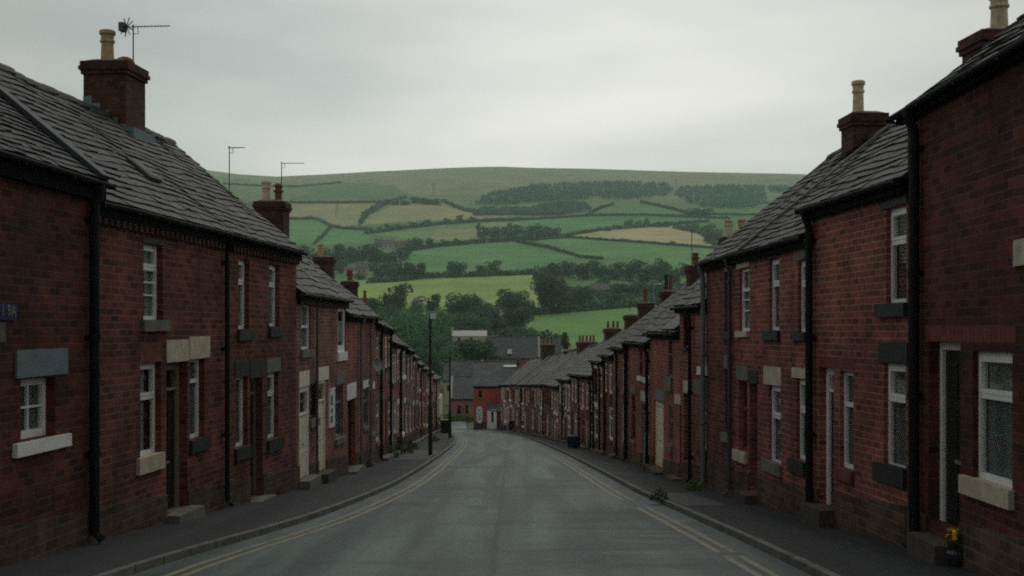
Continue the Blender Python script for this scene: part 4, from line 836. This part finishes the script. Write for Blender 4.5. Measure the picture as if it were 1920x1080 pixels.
h.chimney(834, 840, 675, [], below=1., wid=.8); h.chimney(896, 918, 681, [(903, 674, 5, 'pot_buff', 'tall')], below=.6, wid=.9)
h = lowhouse(912, 1012, 288, 672, 638, 'big slate roofed hall with a white verge and cream chimney', 'brick_red', 'slate_blue', [(935, 676, 941, 686), (968, 676, 974, 686)], name='brick_hall', base=760, rd=5., cat='hall')
h.shell(.3); h.roof(x0=-.2, seed=73); h.gutter(x0=-.2); h.verge(h.L-.15, 'mortar', .5, .15)
h.chimney(951, 960, 661, [], below=3, mat='paint_cream', yoff=.6, wid=.9)
h = lowhouse(1012, 1052, 292, 668, 640, 'slate roofed house beyond the chimney pots, right of the big hall', 'brick_red', 'slate_blue', [], name='brick_house', base=755, rd=4.5); h.shell(.3); h.roof(seed=74); h.gutter()
h = lowhouse(848, 912, 352, 630, 623, 'long white roofed building among the trees below the light green field', 'stone_far', 'sheet_pale', [(858, 633, 863, 640), (880, 633, 886, 640)], name='white_building', base=665, rd=4., cat='building'); h.shell(.3); h.roof(seed=75, ridge=None); h.chimney(846, 850, 613, [], below=1.5, mat='stone_far', wid=.8)
COTS = [(667, 690, 515, 503, 491, 'pale gabled cottage at the left wood edge', 'stone_far', 'roof_far'), (645, 666, 517, 507, 500, 'low white cottage beside the pale gabled cottage', 'sheet_pale', 'roof_far'),
        (718, 738, 467, 457, 449, 'yellow stone farmhouse in the mid hillside farmyard', 'stone_far', 'roof_far'), (702, 718, 464, 456, 448, 'grey barn left of the yellow stone farmhouse', 'stone_grey', 'roof_far'),
        (738, 756, 465, 458, 452, 'small stone shed right of the yellow stone farmhouse', 'stone_far', 'roof_tile'), (735, 760, 484, 480, 476, 'flat pale farm shed at the bright field corner', 'sheet_pale', 'sheet_pale'),
        (1108, 1142, 553, 544, 531, 'dark roofed house half hidden in the trees beyond the right chimneys', 'stone_brown', 'roof_far'), (990, 1003, 514, 509, 504, 'tiny red roofed shed by the mid hedge', 'roof_tile', 'roof_tile'),
        (1262, 1280, 517, 512, 505, 'pale roofed cottage among trees right of the wood', 'stone_far', 'roof_far')]
for x0, x1, yb, ye, yr, lab, wm, rm in COTS:
    X, d = onhill((x0+x1)/2, yb); w = (x1-x0)/F*d; hh = (yb-ye)/F*d; rr = (ye-yr)/F*d; z = gz(d, X)
    root = tag(link('cottage', None, None, (X, d, z)), lab, 'cottage', 'buildings scattered over the hillside')
    m = MB(); dp = w*.6; m.box(-w/2, w/2, 0, dp, -3, hh)
    for x in (-w/2+.05, w/2-.05): m.face([(x, 0, hh), (x, dp, hh), (x, dp/2, hh+rr*.95)])
    m.build('wall', wm, root)
    m = MB(); e = w*.04
    for s_ in (0, 1):
        a = [(-w/2-e, -e, hh-.1), (w/2+e, -e, hh-.1), (w/2+e, dp/2, hh+rr), (-w/2-e, dp/2, hh+rr)]
        if s_: a = [(x, dp-y, z_) for x, y, z_ in a][::-1]
        m.face(a); m.face([(x, y, z_+.25) for x, y, z_ in a])
    m.build('roof', rm, root)
    m = MB(); m.box(w*.28, w*.28+w*.07, dp*.42, dp*.58, hh, hh+rr*1.35); m.build('chimney', wm, root)
    if w > 6:
        for fx in (-.28, .12): m = MB(); m.box(w*fx, w*fx+w*.12, -.04, -.005, hh*.35, hh*.75); m.build('window', 'door_dark', root)
# ------------------------------------------------------------------ foliage
def leaves(pts, size, nrm=None, jit=.55):
    n = len(pts); a = rng.normal(size=(n, 3)); 
    if nrm is not None: a = nrm+a*jit
    a /= np.linalg.norm(a, axis=1)[:, None]+1e-9; b = np.cross(a, rng.normal(size=(n, 3))); b /= np.linalg.norm(b, axis=1)[:, None]+1e-9; c = np.cross(a, b)
    s = (size*rng.uniform(.6, 1.35, n))[:, None]; s2 = s*rng.uniform(.5, .9, n)[:, None]
    V = np.stack([pts-b*s, pts-c*s2*.9, pts+b*s, pts+c*s2], 1).reshape(-1, 3); return V, np.arange(4*n).reshape(-1, 4)
def leafmesh(name, pts, size, nrm, tint, mat):
    V, f = leaves(pts, size, nrm); me = quads_mesh(name, V, f); at = me.attributes.new('tint', 'FLOAT', 'FACE'); at.data.foreach_set('value', np.clip(tint, 0, 1).astype(np.float32)); me.materials.append(MATS[mat]); return me
def crown_mesh(n, leaf, nl, mat, wide=.42, low=.18, seed=0, squash=.8):
    r = np.random.default_rng(seed); C = []; 
    C.append((0, 0, .5, wide*.78)); C.append((wide*.2, 0, .28, wide*.6)); C.append((-wide*.22, .1*wide, .3, wide*.58)); C.append((0, -wide*.2, .26, wide*.6))
    for i in range(nl):
        a = r.uniform(0, 2*math.pi); q = r.uniform(.25, .75)*wide; C.append((q*math.cos(a), q*math.sin(a), r.uniform(low, .84), r.uniform(.1, .24)*wide/.42))
    C = np.array(C); w = C[:, 3]**2; idx = r.choice(len(C), n, p=w/w.sum()); dirs = r.normal(size=(n, 3)); dirs[:, 2] = dirs[:, 2]*.9+.15; dirs /= np.linalg.norm(dirs, axis=1)[:, None]
    rad = C[idx, 3]*(.72+.34*r.random(n)**.7); p = C[idx, :3]+dirs*rad[:, None]*np.array((1, 1, squash)); p[:, 2] = np.where(p[:, 2] < .03, r.uniform(.0, .12, n), p[:, 2])
    # drop the inner points so that the lobes keep an uneven outline with gaps
    lt = r.normal(.45, .16, len(C)); tint = lt[idx]+r.normal(0, .14, n)
    return leafmesh('crown', p, leaf, dirs, tint, mat)
def trunk_mesh(seed=0):
    r = random.Random(seed); m = MB(); m.tube([(0, 0, -.08), (0, 0, .1), (.01, .008, .3), (.0, .02, .55)], .035, 8, r1=.014)
    for k in range(5): a = r.uniform(0, 6.28); z = r.uniform(.22, .4); m.tube([(0, 0, z), (.1*math.cos(a), .1*math.sin(a), z+.12), (.22*math.cos(a), .22*math.sin(a), z+.3)], .014, 5, r1=.004)
    o = m.build('trunk', 'trunk'); me = o.data; bpy.data.objects.remove(o); return me
TR = trunk_mesh()
NEAR = [crown_mesh(5200, .026, 16, 'leaf', .5, .12, s) for s in (1, 2, 3)]; NEARL = [crown_mesh(5200, .026, 16, 'leaf_light', .55, .08, s) for s in (4, 5)]
MID = [crown_mesh(1900, .04, 12, 'leaf', .48, .1, s) for s in (6, 7, 8)]; MIDL = [crown_mesh(1900, .04, 12, 'leaf_light', .5, .08, s) for s in (9, 10)]
FAR = [crown_mesh(480, .075, 8, 'leaf', .5, .06, s) for s in (11, 12, 13)]
def tree(x, yb, hpx, wpx, label, group=None, set_='mid', name='tree', d=None, parts=True):
    if d is None: X, d = onhill(x, yb); z = gz(d, X)
    else: X = (x-960)/F*d; z = EZ+(HY-yb)/F*d
    H = hpx/F*d; Wd = wpx/F*d; me = R0.choice({'near': NEAR, 'nearl': NEARL, 'mid': MID, 'midl': MIDL, 'far': FAR}[set_]); sx = Wd/H/.98
    if parts:
        root = tag(link(name, None, None, (X, d, z)), label, 'tree', group); c = link('crown', me, root); t = link('trunk', TR, root); 
        c.scale = (sx*H, sx*H, H); c.rotation_euler.z = R0.uniform(0, 6.28); t.scale = (H, H, H)
    else:
        c = tag(link(name, me, None, (X, d, z-.03*H)), label, 'tree', group); c.scale = (sx*H, sx*H, H); c.rotation_euler.z = R0.uniform(0, 6.28)
for a in [
 (853, 519, 36, 42, 'lone round dark tree in the hedge of the bright green field', None, 'mid'), (903, 516, 22, 26, 'left one of two airy trees in the hedge right of the round dark tree', None, 'midl'), (925, 515, 26, 32, 'right one of two airy trees in the hedge right of the round dark tree', None, 'midl'),
 (740, 584, 58, 58, 'pointed tree standing before the light green field above the lower roofs', None, 'mid'), (783, 580, 28, 26, 'small dark tree between the pointed tree and the lamp', None, 'mid'), (812, 582, 34, 34, 'dark tree just behind the street lamp head', None, 'mid'),
 (873, 616, 76, 88, 'broad tree right of the street lamp head', None, 'near'), (918, 606, 46, 50, 'dark tree in the gap between the two broad valley trees', None, 'mid'), (962, 592, 54, 66, 'broad dark tree before the light green field edge', None, 'near'), (968, 617, 44, 58, 'low round tree in front of the broad dark tree', None, 'near'),
 (1033, 588, 78, 74, 'tallest round tree at the top of the lowest bright field', None, 'near'), (1090, 580, 54, 58, 'round tree to the right of the tallest one', None, 'mid'),
 (738, 655, 72, 88, 'light green bushy tree directly above the left roofs', None, 'nearl'), (800, 648, 66, 84, 'light green bushy tree behind the lamp post', None, 'nearl'), (862, 625, 42, 96, 'low light green tree above the white roofed building', None, 'nearl'),
 (720, 690, 60, 80, 'dark tree low behind the left roof steps', None, 'near'), (775, 700, 74, 82, 'dark tree behind the lamp post foot of the wood', None, 'near')]:
    tree(*a[:5], a[5], a[6])
for x_, y_, h_, w_ in ((662, 600, 40, 44), (690, 596, 44, 48), (700, 640, 56, 60), (722, 620, 50, 56), (768, 612, 46, 54), (838, 640, 40, 50), (905, 628, 34, 48), (935, 626, 30, 44), (985, 600, 40, 40), (760, 655, 60, 60), (690, 680, 60, 60), (830, 665, 46, 50)):
    tree(x_, y_, h_, w_, 'green tree of the dense valley wood behind the lamp post', 'valley wood behind the lamp post', R0.choice(['near', 'nearl', 'nearl']))
tree(884, 694, 66, 108, 'large dark dome shaped tree before the big slate roofed hall', None, 'near', d=270); tree(845, 715, 70, 60, 'dark tree with pale blossoms at the left of the dome shaped tree', None, 'nearl', d=262); tree(800, 722, 80, 60, 'dark tree rising over the last left roofs', None, 'near', d=255); tree(1059, 655, 36, 23, 'small bushy tree beside the far chimney pots', None, 'mid', d=300)
G = [('wood at the left end of the hillside', 'dark tree of the small wood at the left end of the hillside', [(562, 502, 38, 34), (580, 498, 42, 40), (606, 502, 40, 44), (632, 496, 42, 40), (656, 492, 36, 40), (680, 488, 34, 42), (706, 492, 32, 44), (730, 498, 30, 40), (640, 512, 30, 34), (612, 520, 34, 36), (588, 526, 30, 36), (756, 488, 24, 30)], 'mid'),
 ('trees around the pale gabled cottage', 'tree of the clump right of the pale gabled cottage', [(712, 522, 32, 34), (735, 524, 40, 44), (762, 524, 40, 40), (786, 522, 32, 34), (698, 508, 20, 26), (676, 524, 14, 26)], 'mid'),
 ('trees of the belt above the lowest field', 'tree of the belt between the lowest bright field and the green slope', [(1012, 530, 34, 38), (1038, 524, 38, 40), (1066, 520, 34, 40), (1094, 524, 38, 42), (1122, 520, 36, 40), (1150, 524, 36, 40), (1176, 526, 38, 42), (1206, 528, 46, 46), (1236, 530, 50, 52), (1262, 534, 34, 38), (1288, 520, 30, 38), (1316, 520, 34, 40), (1132, 545, 32, 36), (1166, 556, 30, 40), (1196, 554, 32, 40), (1226, 556, 30, 40), (1100, 566, 30, 34), (1060, 566, 34, 40), (1250, 562, 30, 44), (1150, 572, 22, 34)], 'mid'),
 ('trees in the farmyard on the hillside', 'tree beside the hillside farmyard', [(766, 468, 22, 24), (784, 467, 24, 26), (806, 464, 20, 20), (764, 478, 18, 24), (836, 462, 14, 16), (856, 459, 13, 16)], 'far'),
 ('trees of the airy grove between the fields', 'tree of the airy grove between the tan and the bright green fields', [(908, 446, 26, 26), (928, 446, 26, 26), (948, 446, 26, 26), (968, 444, 28, 28), (988, 446, 28, 28), (1008, 446, 28, 28), (1026, 446, 26, 26), (1042, 444, 20, 24)], 'far'),
 ('trees along the hedges of the tan fields', 'small hedge tree along the tan fields', [(712, 434, 10, 16), (728, 432, 12, 18), (748, 430, 12, 18), (775, 426, 11, 18), (800, 423, 15, 20), (838, 418, 11, 16), (862, 416, 15, 16), (885, 415, 10, 16), (780, 381, 16, 26), (800, 383, 15, 26), (816, 384, 12, 24), (742, 384, 10, 20), (760, 384, 10, 22)], 'far'),
 ('trees along the hedges of the right fields', 'small hedge tree along the right hillside fields', [(1178, 426, 16, 20), (1196, 425, 14, 18), (1212, 425, 18, 14), (1140, 433, 10, 18), (1160, 430, 10, 18), (1235, 425, 10, 16), (1250, 425, 12, 16), (1262, 458, 7, 14), (1297, 402, 14, 36), (1320, 404, 14, 30), (1445, 396, 16, 14), (1300, 432, 20, 30), (1325, 440, 22, 30), (1345, 450, 26, 30), (1330, 456, 20, 26)], 'far')]
for grp, lab, lst, st in G:
    for x, yb, hp, wp in lst: tree(x, yb, hp, wp, lab, grp, st, parts=(st != 'far'))
for X_, d_, H_, lab_ in ((-9.0, 2.0, 16, 'unseen tree added uphill on the left to shade the near street'), (9.2, 1.0, 17, 'unseen tree added uphill on the right to shade the near street'), (-3.5, -9, 18, 'unseen tree added behind the viewer to shade the near road')):  # out-of-view trees, added so their crowns dim the near road and walls
    root = tag(link('added_shade_tree', None, None, (X_, d_, gz(d_))), lab_, 'tree', 'unseen trees added to shade the near street'); c = link('crown', NEAR[0], root); t = link('trunk', TR, root)
    c.scale = (H_*.95, H_*.8, H_*.72); c.location.z = H_*.36; t.scale = (H_, H_, H_*1.1)
def hedge(pts, hpx, label, mat='leaf', gap=0):
    P_ = []; Nn = []; T = []; s_ = []
    for (x0, y0), (x1, y1) in zip(pts, pts[1:]):
        n = max(2, int(math.hypot(x1-x0, y1-y0)/1.6))
        for i in range(n):
            x, y = x0+(x1-x0)*i/n, y0+(y1-y0)*i/n; X, d = onhill(x, y); z = gz(d, X); H = hpx/F*d*(.75+.5*abs(math.sin(x*.37)+.5*math.sin(x*.13))*.6+R0.random()*.35)
            k = 12; p = rng.normal(size=(k, 3)); p /= np.linalg.norm(p, axis=1)[:, None]; q = np.array((X, d, z+H*.45))+p*np.array((H*.5, H*.5, H*.55)); P_.append(q); Nn.append(p); T.append(np.full(k, R0.uniform(.2, .6))+rng.normal(0, .12, k)); s_.append(np.full(k, .9*d/F*1.6+.12*H))
    P_, Nn, T, s_ = map(np.concatenate, (P_, Nn, T, s_)); c = P_.mean(0)
    V, f = leaves(P_-c, s_, Nn); me = quads_mesh('hedge', V, f); at = me.attributes.new('tint', 'FLOAT', 'FACE'); at.data.foreach_set('value', np.clip(T, 0, 1).astype(np.float32)); me.materials.append(MATS[mat])
    tag(link('hedge', me, None, c), label, 'hedge', 'hedges between the fields')
for pts, hp, lab in [
 ([(520, 381), (640, 381), (727, 380), (745, 379)], 3.5, 'thin straight hedge along the top of the left tan field'), ([(729, 381), (702, 395), (684, 406), (674, 424)], 8, 'thick slanting hedge between the two tan fields'),
 ([(520, 413), (590, 411), (605, 417), (622, 426), (645, 430), (700, 432)], 4.5, 'curving hedge under the left tan field'), ([(620, 428), (604, 446), (588, 460)], 6, 'short slanting hedge between the two left green fields'),
 ([(685, 439), (760, 429), (830, 421), (900, 416), (985, 413)], 5, 'long bushy hedge under the right tan field'), ([(745, 474), (822, 463), (900, 456), (990, 450), (1010, 451)], 7, 'dark hedge along the top of the big bright field'),
 ([(967, 454), (1030, 466), (1087, 483), (1130, 487)], 5, 'diagonal hedge dividing the two bright fields'), ([(1000, 450), (1067, 446), (1167, 453), (1270, 461), (1350, 467)], 3.5, 'thin hedge along the lower edge of the brown field'),
 ([(1040, 446), (1080, 440), (1133, 432), (1210, 426), (1330, 416)], 5, 'hedge along the upper edge of the brown field'), ([(985, 413), (1107, 405), (1200, 404), (1290, 407), (1370, 411)], 3.5, 'thin hedge above the narrow green strip'),
 ([(690, 531), (745, 528), (800, 521), (860, 520), (1010, 514)], 8, 'heavy hedge above the light green field'), ([(985, 592), (1060, 586), (1195, 575), (1245, 570)], 11, 'heavy dark hedge above the lowest bright field'),
 ([(830, 379), (850, 388), (872, 396), (905, 402), (945, 404)], 6, 'bushy hedge at the upper right of the tan field'), ([(890, 404), (950, 402), (1000, 404), (1060, 402)], 6, 'hedge below the left end of the plantation'),
 ([(1290, 401), (1360, 403), (1470, 404)], 3, 'thin hedge between the small strips at the far right'), ([(940, 634), (980, 628), (1010, 638), (1050, 642)], 14, 'rough hedge bank behind the big hall'), ([(645, 586), (690, 576), (720, 580)], 9, 'hedge beside the pointed tree'), ([(898, 421), (897, 447)], 4, 'short upright hedge beside the airy grove'), ([(1150, 384), (1126, 391), (1105, 401)], 4, 'slanting hedge left of the pale green field under the plantation'), ([(1202, 380), (1245, 389), (1288, 400)], 4, 'slanting hedge right of the pale green field under the plantation'), ([(420, 346), (500, 350), (560, 351), (640, 343)], 2.5, 'thin wall hedge at the foot of the left moor'), ([(760, 372), (735, 378)], 5, 'scrubby hedge at the corner where the tan fields meet'), ([(1264, 428), (1312, 438), (1344, 464)], 7, 'bushy hedge at the right end of the brown field')]:
    hedge(pts, hp, lab)
def woods(name, label, poly, n, hpx, mat='leaf_wood'):
    xs, ys = [p[0] for p in poly], [p[1] for p in poly]; P_ = []; Nn = []; T = []; s_ = []; cnt = 0
    while cnt < n:
        x, y = R0.uniform(min(xs), max(xs)), R0.uniform(min(ys), max(ys))
        if not in_poly(np.array([x]), np.array([y]), poly)[0]: continue
        cnt += 1; X, d = onhill(x, y); z = gz(d, X); H = hpx/F*d*R0.uniform(.7, 1.25); k = 30; p = rng.normal(size=(k, 3)); p /= np.linalg.norm(p, axis=1)[:, None]; p[:, 2] = np.abs(p[:, 2])*1.0-.2
        P_.append(np.array((X, d, z+H*.4))+p*np.array((H*.36, H*.36, H*.6))); Nn.append(p); T.append(np.full(k, R0.uniform(.1, .65))+rng.normal(0, .1, k)); s_.append(np.full(k, H*.15))
    P_, Nn, T, s_ = map(np.concatenate, (P_, Nn, T, s_)); c = P_.mean(0); V, f = leaves(P_-c, s_, Nn); me = quads_mesh('woods', V, f)
    at = me.attributes.new('tint', 'FLOAT', 'FACE'); at.data.foreach_set('value', np.clip(T, 0, 1).astype(np.float32)); me.materials.append(MATS[mat]); tag(link('woods', me, None, c), label, 'wood', kind='stuff')
woods('woods', 'dark conifer plantation under the moor', [(893, 384), (905, 371), (933, 362), (1000, 350), (1100, 345), (1150, 344), (1250, 347), (1262, 358), (1245, 371), (1180, 375), (1110, 372), (1060, 378), (1000, 380), (940, 386)], 1900, 7)
woods('woods', 'lower tongue of the conifer plantation above the light green field', [(1025, 384), (1060, 380), (1100, 385), (1110, 395), (1060, 403), (1025, 401), (940, 405), (895, 399), (905, 392), (990, 393)], 700, 7)
woods('woods', 'right hand block of the conifer plantation', [(1278, 354), (1340, 351), (1433, 351), (1440, 384), (1400, 392), (1350, 392), (1310, 388), (1280, 377), (1264, 367)], 1100, 7)
woods('woods', 'far strip of conifers at the right edge of the moor', [(1440, 352), (1530, 354), (1530, 362), (1445, 362)], 180, 7)
woods('woods', 'darker bracken and scrub at the left end of the moor', [(380, 380), (480, 384), (545, 384), (545, 408), (470, 440), (400, 440)], 420, 7)
woods('woods', 'undergrowth filling the valley below the light green field', [(660, 570), (720, 585), (860, 600), (930, 618), (980, 610), (985, 640), (900, 628), (840, 640), (760, 690), (690, 660), (650, 610)], 520, 15, 'leaf_light')
woods('woods', 'shrubs around the houses beyond the right chimneys', [(1040, 550), (1110, 545), (1260, 540), (1330, 540), (1330, 566), (1195, 572), (1050, 582)], 320, 13, 'leaf')
# ------------------------------------------------------------------ small things in the street
def lamp(px_, ybase, label, group, arm=True):
    k = (px_-960)/F; d = (2.0)/((ybase-HY)/F-.068); X = k*d; root = tag(link('street_lamp', None, None, (X, d, gz(d))), label, 'street lamp', group); s = d/F
    if arm:
        h = (852-587)*s; m = MB(); m.lathe((0, 0, 0), [(.13, -.1), (.12, 0), (.095, .05), (.088, 2.1), (.075, 2.2), (.055, 2.35), (.055, h-.2), (.045, h)], 14); m.build('pole', 'pole_green', root)
        m = MB(); x0 = (818-808)*s; m.tube([(0, 0, h-.3), (x0, 0, h-.25), (x0, 0, h+.5), (x0-.05, 0, h+.53), (-.6, 0, h+.63), (-.75, 0, h+.62)], .028, 8); ar = m.build('bracket', 'metal_grey', root)
        m = MB(); m.box(.0, .26, -.16, -.06, h-.24, h+.0); m.build('control_box', 'sign_white', root)
        m = MB(); m.lathe((-.42, 0, h+.36), [(.02, 0), (.1, .04), (.13, .12), (.1, .2), (.05, .24)], 14); m.build('lamp_bowl', 'lamp_glass', root)
        m = MB(); m.lathe((-.42, 0, h+.58), [(.2, 0), (.16, .06), (.05, .12), (.03, .16)], 14); m.build('lamp_shade', 'metal_grey', root)
    else:
        h = 5.9; m = MB(); m.lathe((0, 0, 0), [(.14, -.1), (.14, 0), (.12, .05), (.11, 1.9), (.075, 2.1), (.06, h)], 14); m.build('pole', 'pole_green', root)
        m = MB(); m.tube([(0, 0, h), (0, 0, h+.25), (.1, .0, h+.32), (.5, 0, h+.36)], .03, 8); m.build('bracket', 'pole_green', root)
        m = MB(); m.hexa([(.35, -.1, h+.3), (.85, -.08, h+.34), (.85, .08, h+.34), (.35, .1, h+.3), (.35, -.06, h+.4), (.85, -.04, h+.41), (.85, .04, h+.41), (.35, .06, h+.4)]); m.build('lamp_shade', 'pole_green', root)
lamp(807, 853, 'tall dark street lamp with white box and glass bowl on the left pavement', 'street lamps'); lamp(843.5, 821, 'plain dark lamp post further down, where the left pavement turns', 'street lamps', False)
def thin_lamp(x, yt, yb, d, label):
    X = (x-960)/F*d; z0, z1 = EZ+(HY-yb)/F*d, EZ+(HY-yt)/F*d; root = tag(link('street_lamp', None, None, (X, d, z0)), label, 'street lamp', 'street lamps'); m = MB(); h = z1-z0; m.lathe((0, 0, 0), [(.12, 0), (.09, .4), (.07, h)], 8); m.build('pole', 'metal_grey', root); m = MB(); m.tube([(0, 0, h), (.2, 0, h+.2), (.9, 0, h+.25)], .05, 6); m.lathe((.95, 0, h+.1), [(.1, 0), (.18, .1), (.1, .2)], 8); m.build('lamp_head', 'lamp_glass', root)
thin_lamp(1226, 535, 690, 190, 'thin pale lamp post behind the right hand roofs and chimneys')
def bin_(x, yb, label, mat, lid=None, w=.58, hh=1.05, dx=0.):
    d = 2.0/((yb-HY)/F-.068); X = (x-960)/F*d; root = tag(link('wheelie_bin', None, None, (X, d, gz(d)), R0.uniform(-.3, .3)), label, 'bin', 'bins on the pavement')
    m = MB(); a, b = w*.4, w*.5; m.hexa([(-a, -a, .04), (a, -a, .04), (a, a, .04), (-a, a, .04), (-b, -b, hh*.92), (b, -b, hh*.92), (b, b, hh*.92), (-b, b, hh*.92)]); m.build('bin_body', mat, root)
    m = MB(); b += .03; m.hexa([(-b, -b, hh*.92+.002), (b, -b, hh*.92+.002), (b, b, hh*.92+.002), (-b, b, hh*.92+.002), (-b*.9, -b*.9, hh*.97), (b*.9, -b*.9, hh*.97), (b*.9, b*.9, hh), (-b*.9, b*.9, hh)]); m.tube([(-b*.8, b+.04, hh*.93), (b*.8, b+.04, hh*.93)], .02, 6); m.build('lid', lid or mat, root)
    for sx in (-1, 1): m = MB(); m.tube([(sx*a, a, .1), (sx*(a+.05), a, .1)], .1, 12); m.build('wheel', 'plastic_black', root)
bin_(1075, 840, 'dark blue bin on the right pavement against the wide brick house', 'plastic_blue', w=.62, hh=.68); bin_(960, 808, 'black bin nearest the white porch on the right pavement', 'plastic_black'); bin_(985, 811, 'black bin uphill of the one by the porch, beside a drainpipe', 'plastic_black')
bin_(834, 812, 'black bin at the corner beyond the second lamp post', 'plastic_black', w=.8, hh=1.2)
# flower pot at the right-hand door
u, z, d = Q1.px(1795, 1052, -.62); X = (1793-960)/F*15.05; d = 15.05
root = tag(link('flower_pot', None, None, (X, d, gz(d))), 'glazed blue grey flower pot of yellow flowers at the right edge doorway', 'flower pot')
root.scale = (.78, .78, .78)
m = MB(); m.lathe((0, 0, 0), [(.09, 0), (.12, .05), (.16, .14), (.165, .22), (.14, .27), (.155, .29), (.155, .31), (.13, .31), (.12, .27)], 20); m.build('pot', 'glaze_blue', root, smooth=True)
p = rng.normal(size=(240, 3)); p /= np.linalg.norm(p, axis=1)[:, None]; q = p*np.array((.14, .14, .13))+np.array((0, 0, .42)); link('leaves', leafmesh('leaves', q, .035, p, rng.random(240), 'weed'), root)
for k in range(15):
    a = R0.uniform(0, 6.28); rr = R0.uniform(.05, .17); c = np.array((rr*math.cos(a), rr*math.sin(a), R0.uniform(.36, .62))); pp = rng.normal(size=(36, 3)); pp /= np.linalg.norm(pp, axis=1)[:, None]
    link('blossom', leafmesh('blossom', c+pp*.036, .022, pp, rng.random(36), 'petal'), root)
WEED = []
for s in range(3):
    n = 420; a = rng.uniform(0, 6.28, n); r = rng.uniform(0, 1, n)**.8*.3; p = np.stack([r*np.cos(a), r*np.sin(a), rng.uniform(0, 1, n)*(.42-r*.9).clip(.05)], 1); WEED.append(leafmesh('weed', p, .03, None, rng.random(n), 'weed'))
def weed(x, y, s, label, d=None):
    d = d or 2.0/((y-HY)/F-.068); o = tag(link('weed_clump', R0.choice(WEED), None, ((x-960)/F*d, d, gz(d)-.01), R0.uniform(0, 6)), label, 'weeds', 'weeds growing at the wall foot'); o.scale = (s, s, s)
for a in [(424, 948, .9, 'dark weed clump at the drainpipe foot between the first two doors on the left'), (508, 928, .8, 'small weed clump right of the second left doorstep'), (612, 900, .5, 'little tuft below the cream doors'), (690, 876, .6, 'tuft by the step past the red door'),
          (728, 858, 1.6, 'big leafy weed clump at the foot of the twin drainpipes'), (748, 850, 2.2, 'tallest leafy weed growing near the tall lamp post'), (770, 842, 1.4, 'weed clump just uphill of the tall lamp post'), (815, 828, 1.1, 'weed clump beyond the tall lamp post'),
          (1236, 937, .75, 'grass tuft in the gap of the right kerb'), (1222, 884, .9, 'moss and weeds below the cream garage style doors'), (1300, 919, .8, 'weeds at the foot of the grey drainpipe on the right'), (1090, 838, .9, 'weed clump uphill of the blue bin'), (940, 806, 1.8, 'green shrub beside the white porch'), (1410, 942, .5, 'tuft at the brown doorstep on the right')]: weed(*a)
hd = MB()
def roadhedge():
    n = 900; p = np.stack([rng.uniform(-10.5, -6.2, n), rng.uniform(177, 179.5, n), rng.uniform(0, 1.1, n)], 1); p[:, 2] += gz(178)-.2; c = p.mean(0); tag(link('hedge', leafmesh('hedge', p-c, .16, None, rng.random(n), 'weed'), None, c), 'low green hedge in front of the low brick cottage', 'hedge')
roadhedge()
def pylon(x, yb, hpx, label):
    X, d = onhill(x, yb); H = hpx/F*d; m = MB(); b = H*.11; t = H*.02; r = max(.18, d/F*.28)
    lv = [(0, b), (.35, b*.62), (.62, b*.38), (1, t)]
    for sx in (-1, 1):
        for sy in (-1, 1): m.tube([(sx*q, sy*q, H*z) for z, q in lv], r, 4)
        for (z0, q0), (z1, q1) in zip(lv, lv[1:]): m.tube([(sx*q0, -q0, H*z0), (-sx*q1, -q1, H*z1)], r*.6, 4)
    for z, w in ((.66, .16), (.8, .2), (.92, .14)): m.tube([(-H*w, 0, H*z), (H*w, 0, H*z)], r*.8, 4); m.tube([(-H*w, 0, H*z), (0, 0, H*(z+.06)), (H*w, 0, H*z)], r*.5, 4)
    tag(m.build('electricity_pylon', 'metal_grey', None, (X, d, gz(d, X))), label, 'pylon', 'electricity pylons crossing the hillside')
pylon(632, 406, 24, 'steel lattice pylon standing in the left tan field'); pylon(813, 366, 24, 'steel lattice pylon high on the moor above the tan fields'); pylon(1268, 352, 18, 'steel lattice pylon above the conifer plantation'); pylon(711, 395, 14, 'small steel lattice pylon at the hedge of the tan fields')
# ------------------------------------------------------------------ haze over the valley
m = MB(); m.box(-3900, 3900, -120, 3700, -30, 470); o = m.build('haze', 'interior'); tag(o, 'thin haze lying over the valley', 'haze', kind='stuff')
hm = bpy.data.materials.new('haze'); hm.use_nodes = True; t = hm.node_tree; t.nodes.clear(); oo = N(t, 'ShaderNodeOutputMaterial'); pv = N(t, 'ShaderNodeVolumePrincipled'); pv.inputs['Color'].default_value = (.76, .95, .92, 1); pv.inputs['Density'].default_value = .00016; pv.inputs['Anisotropy'].default_value = 0
t.links.new(pv.outputs[0], oo.inputs['Volume']); o.data.materials.clear(); o.data.materials.append(hm)
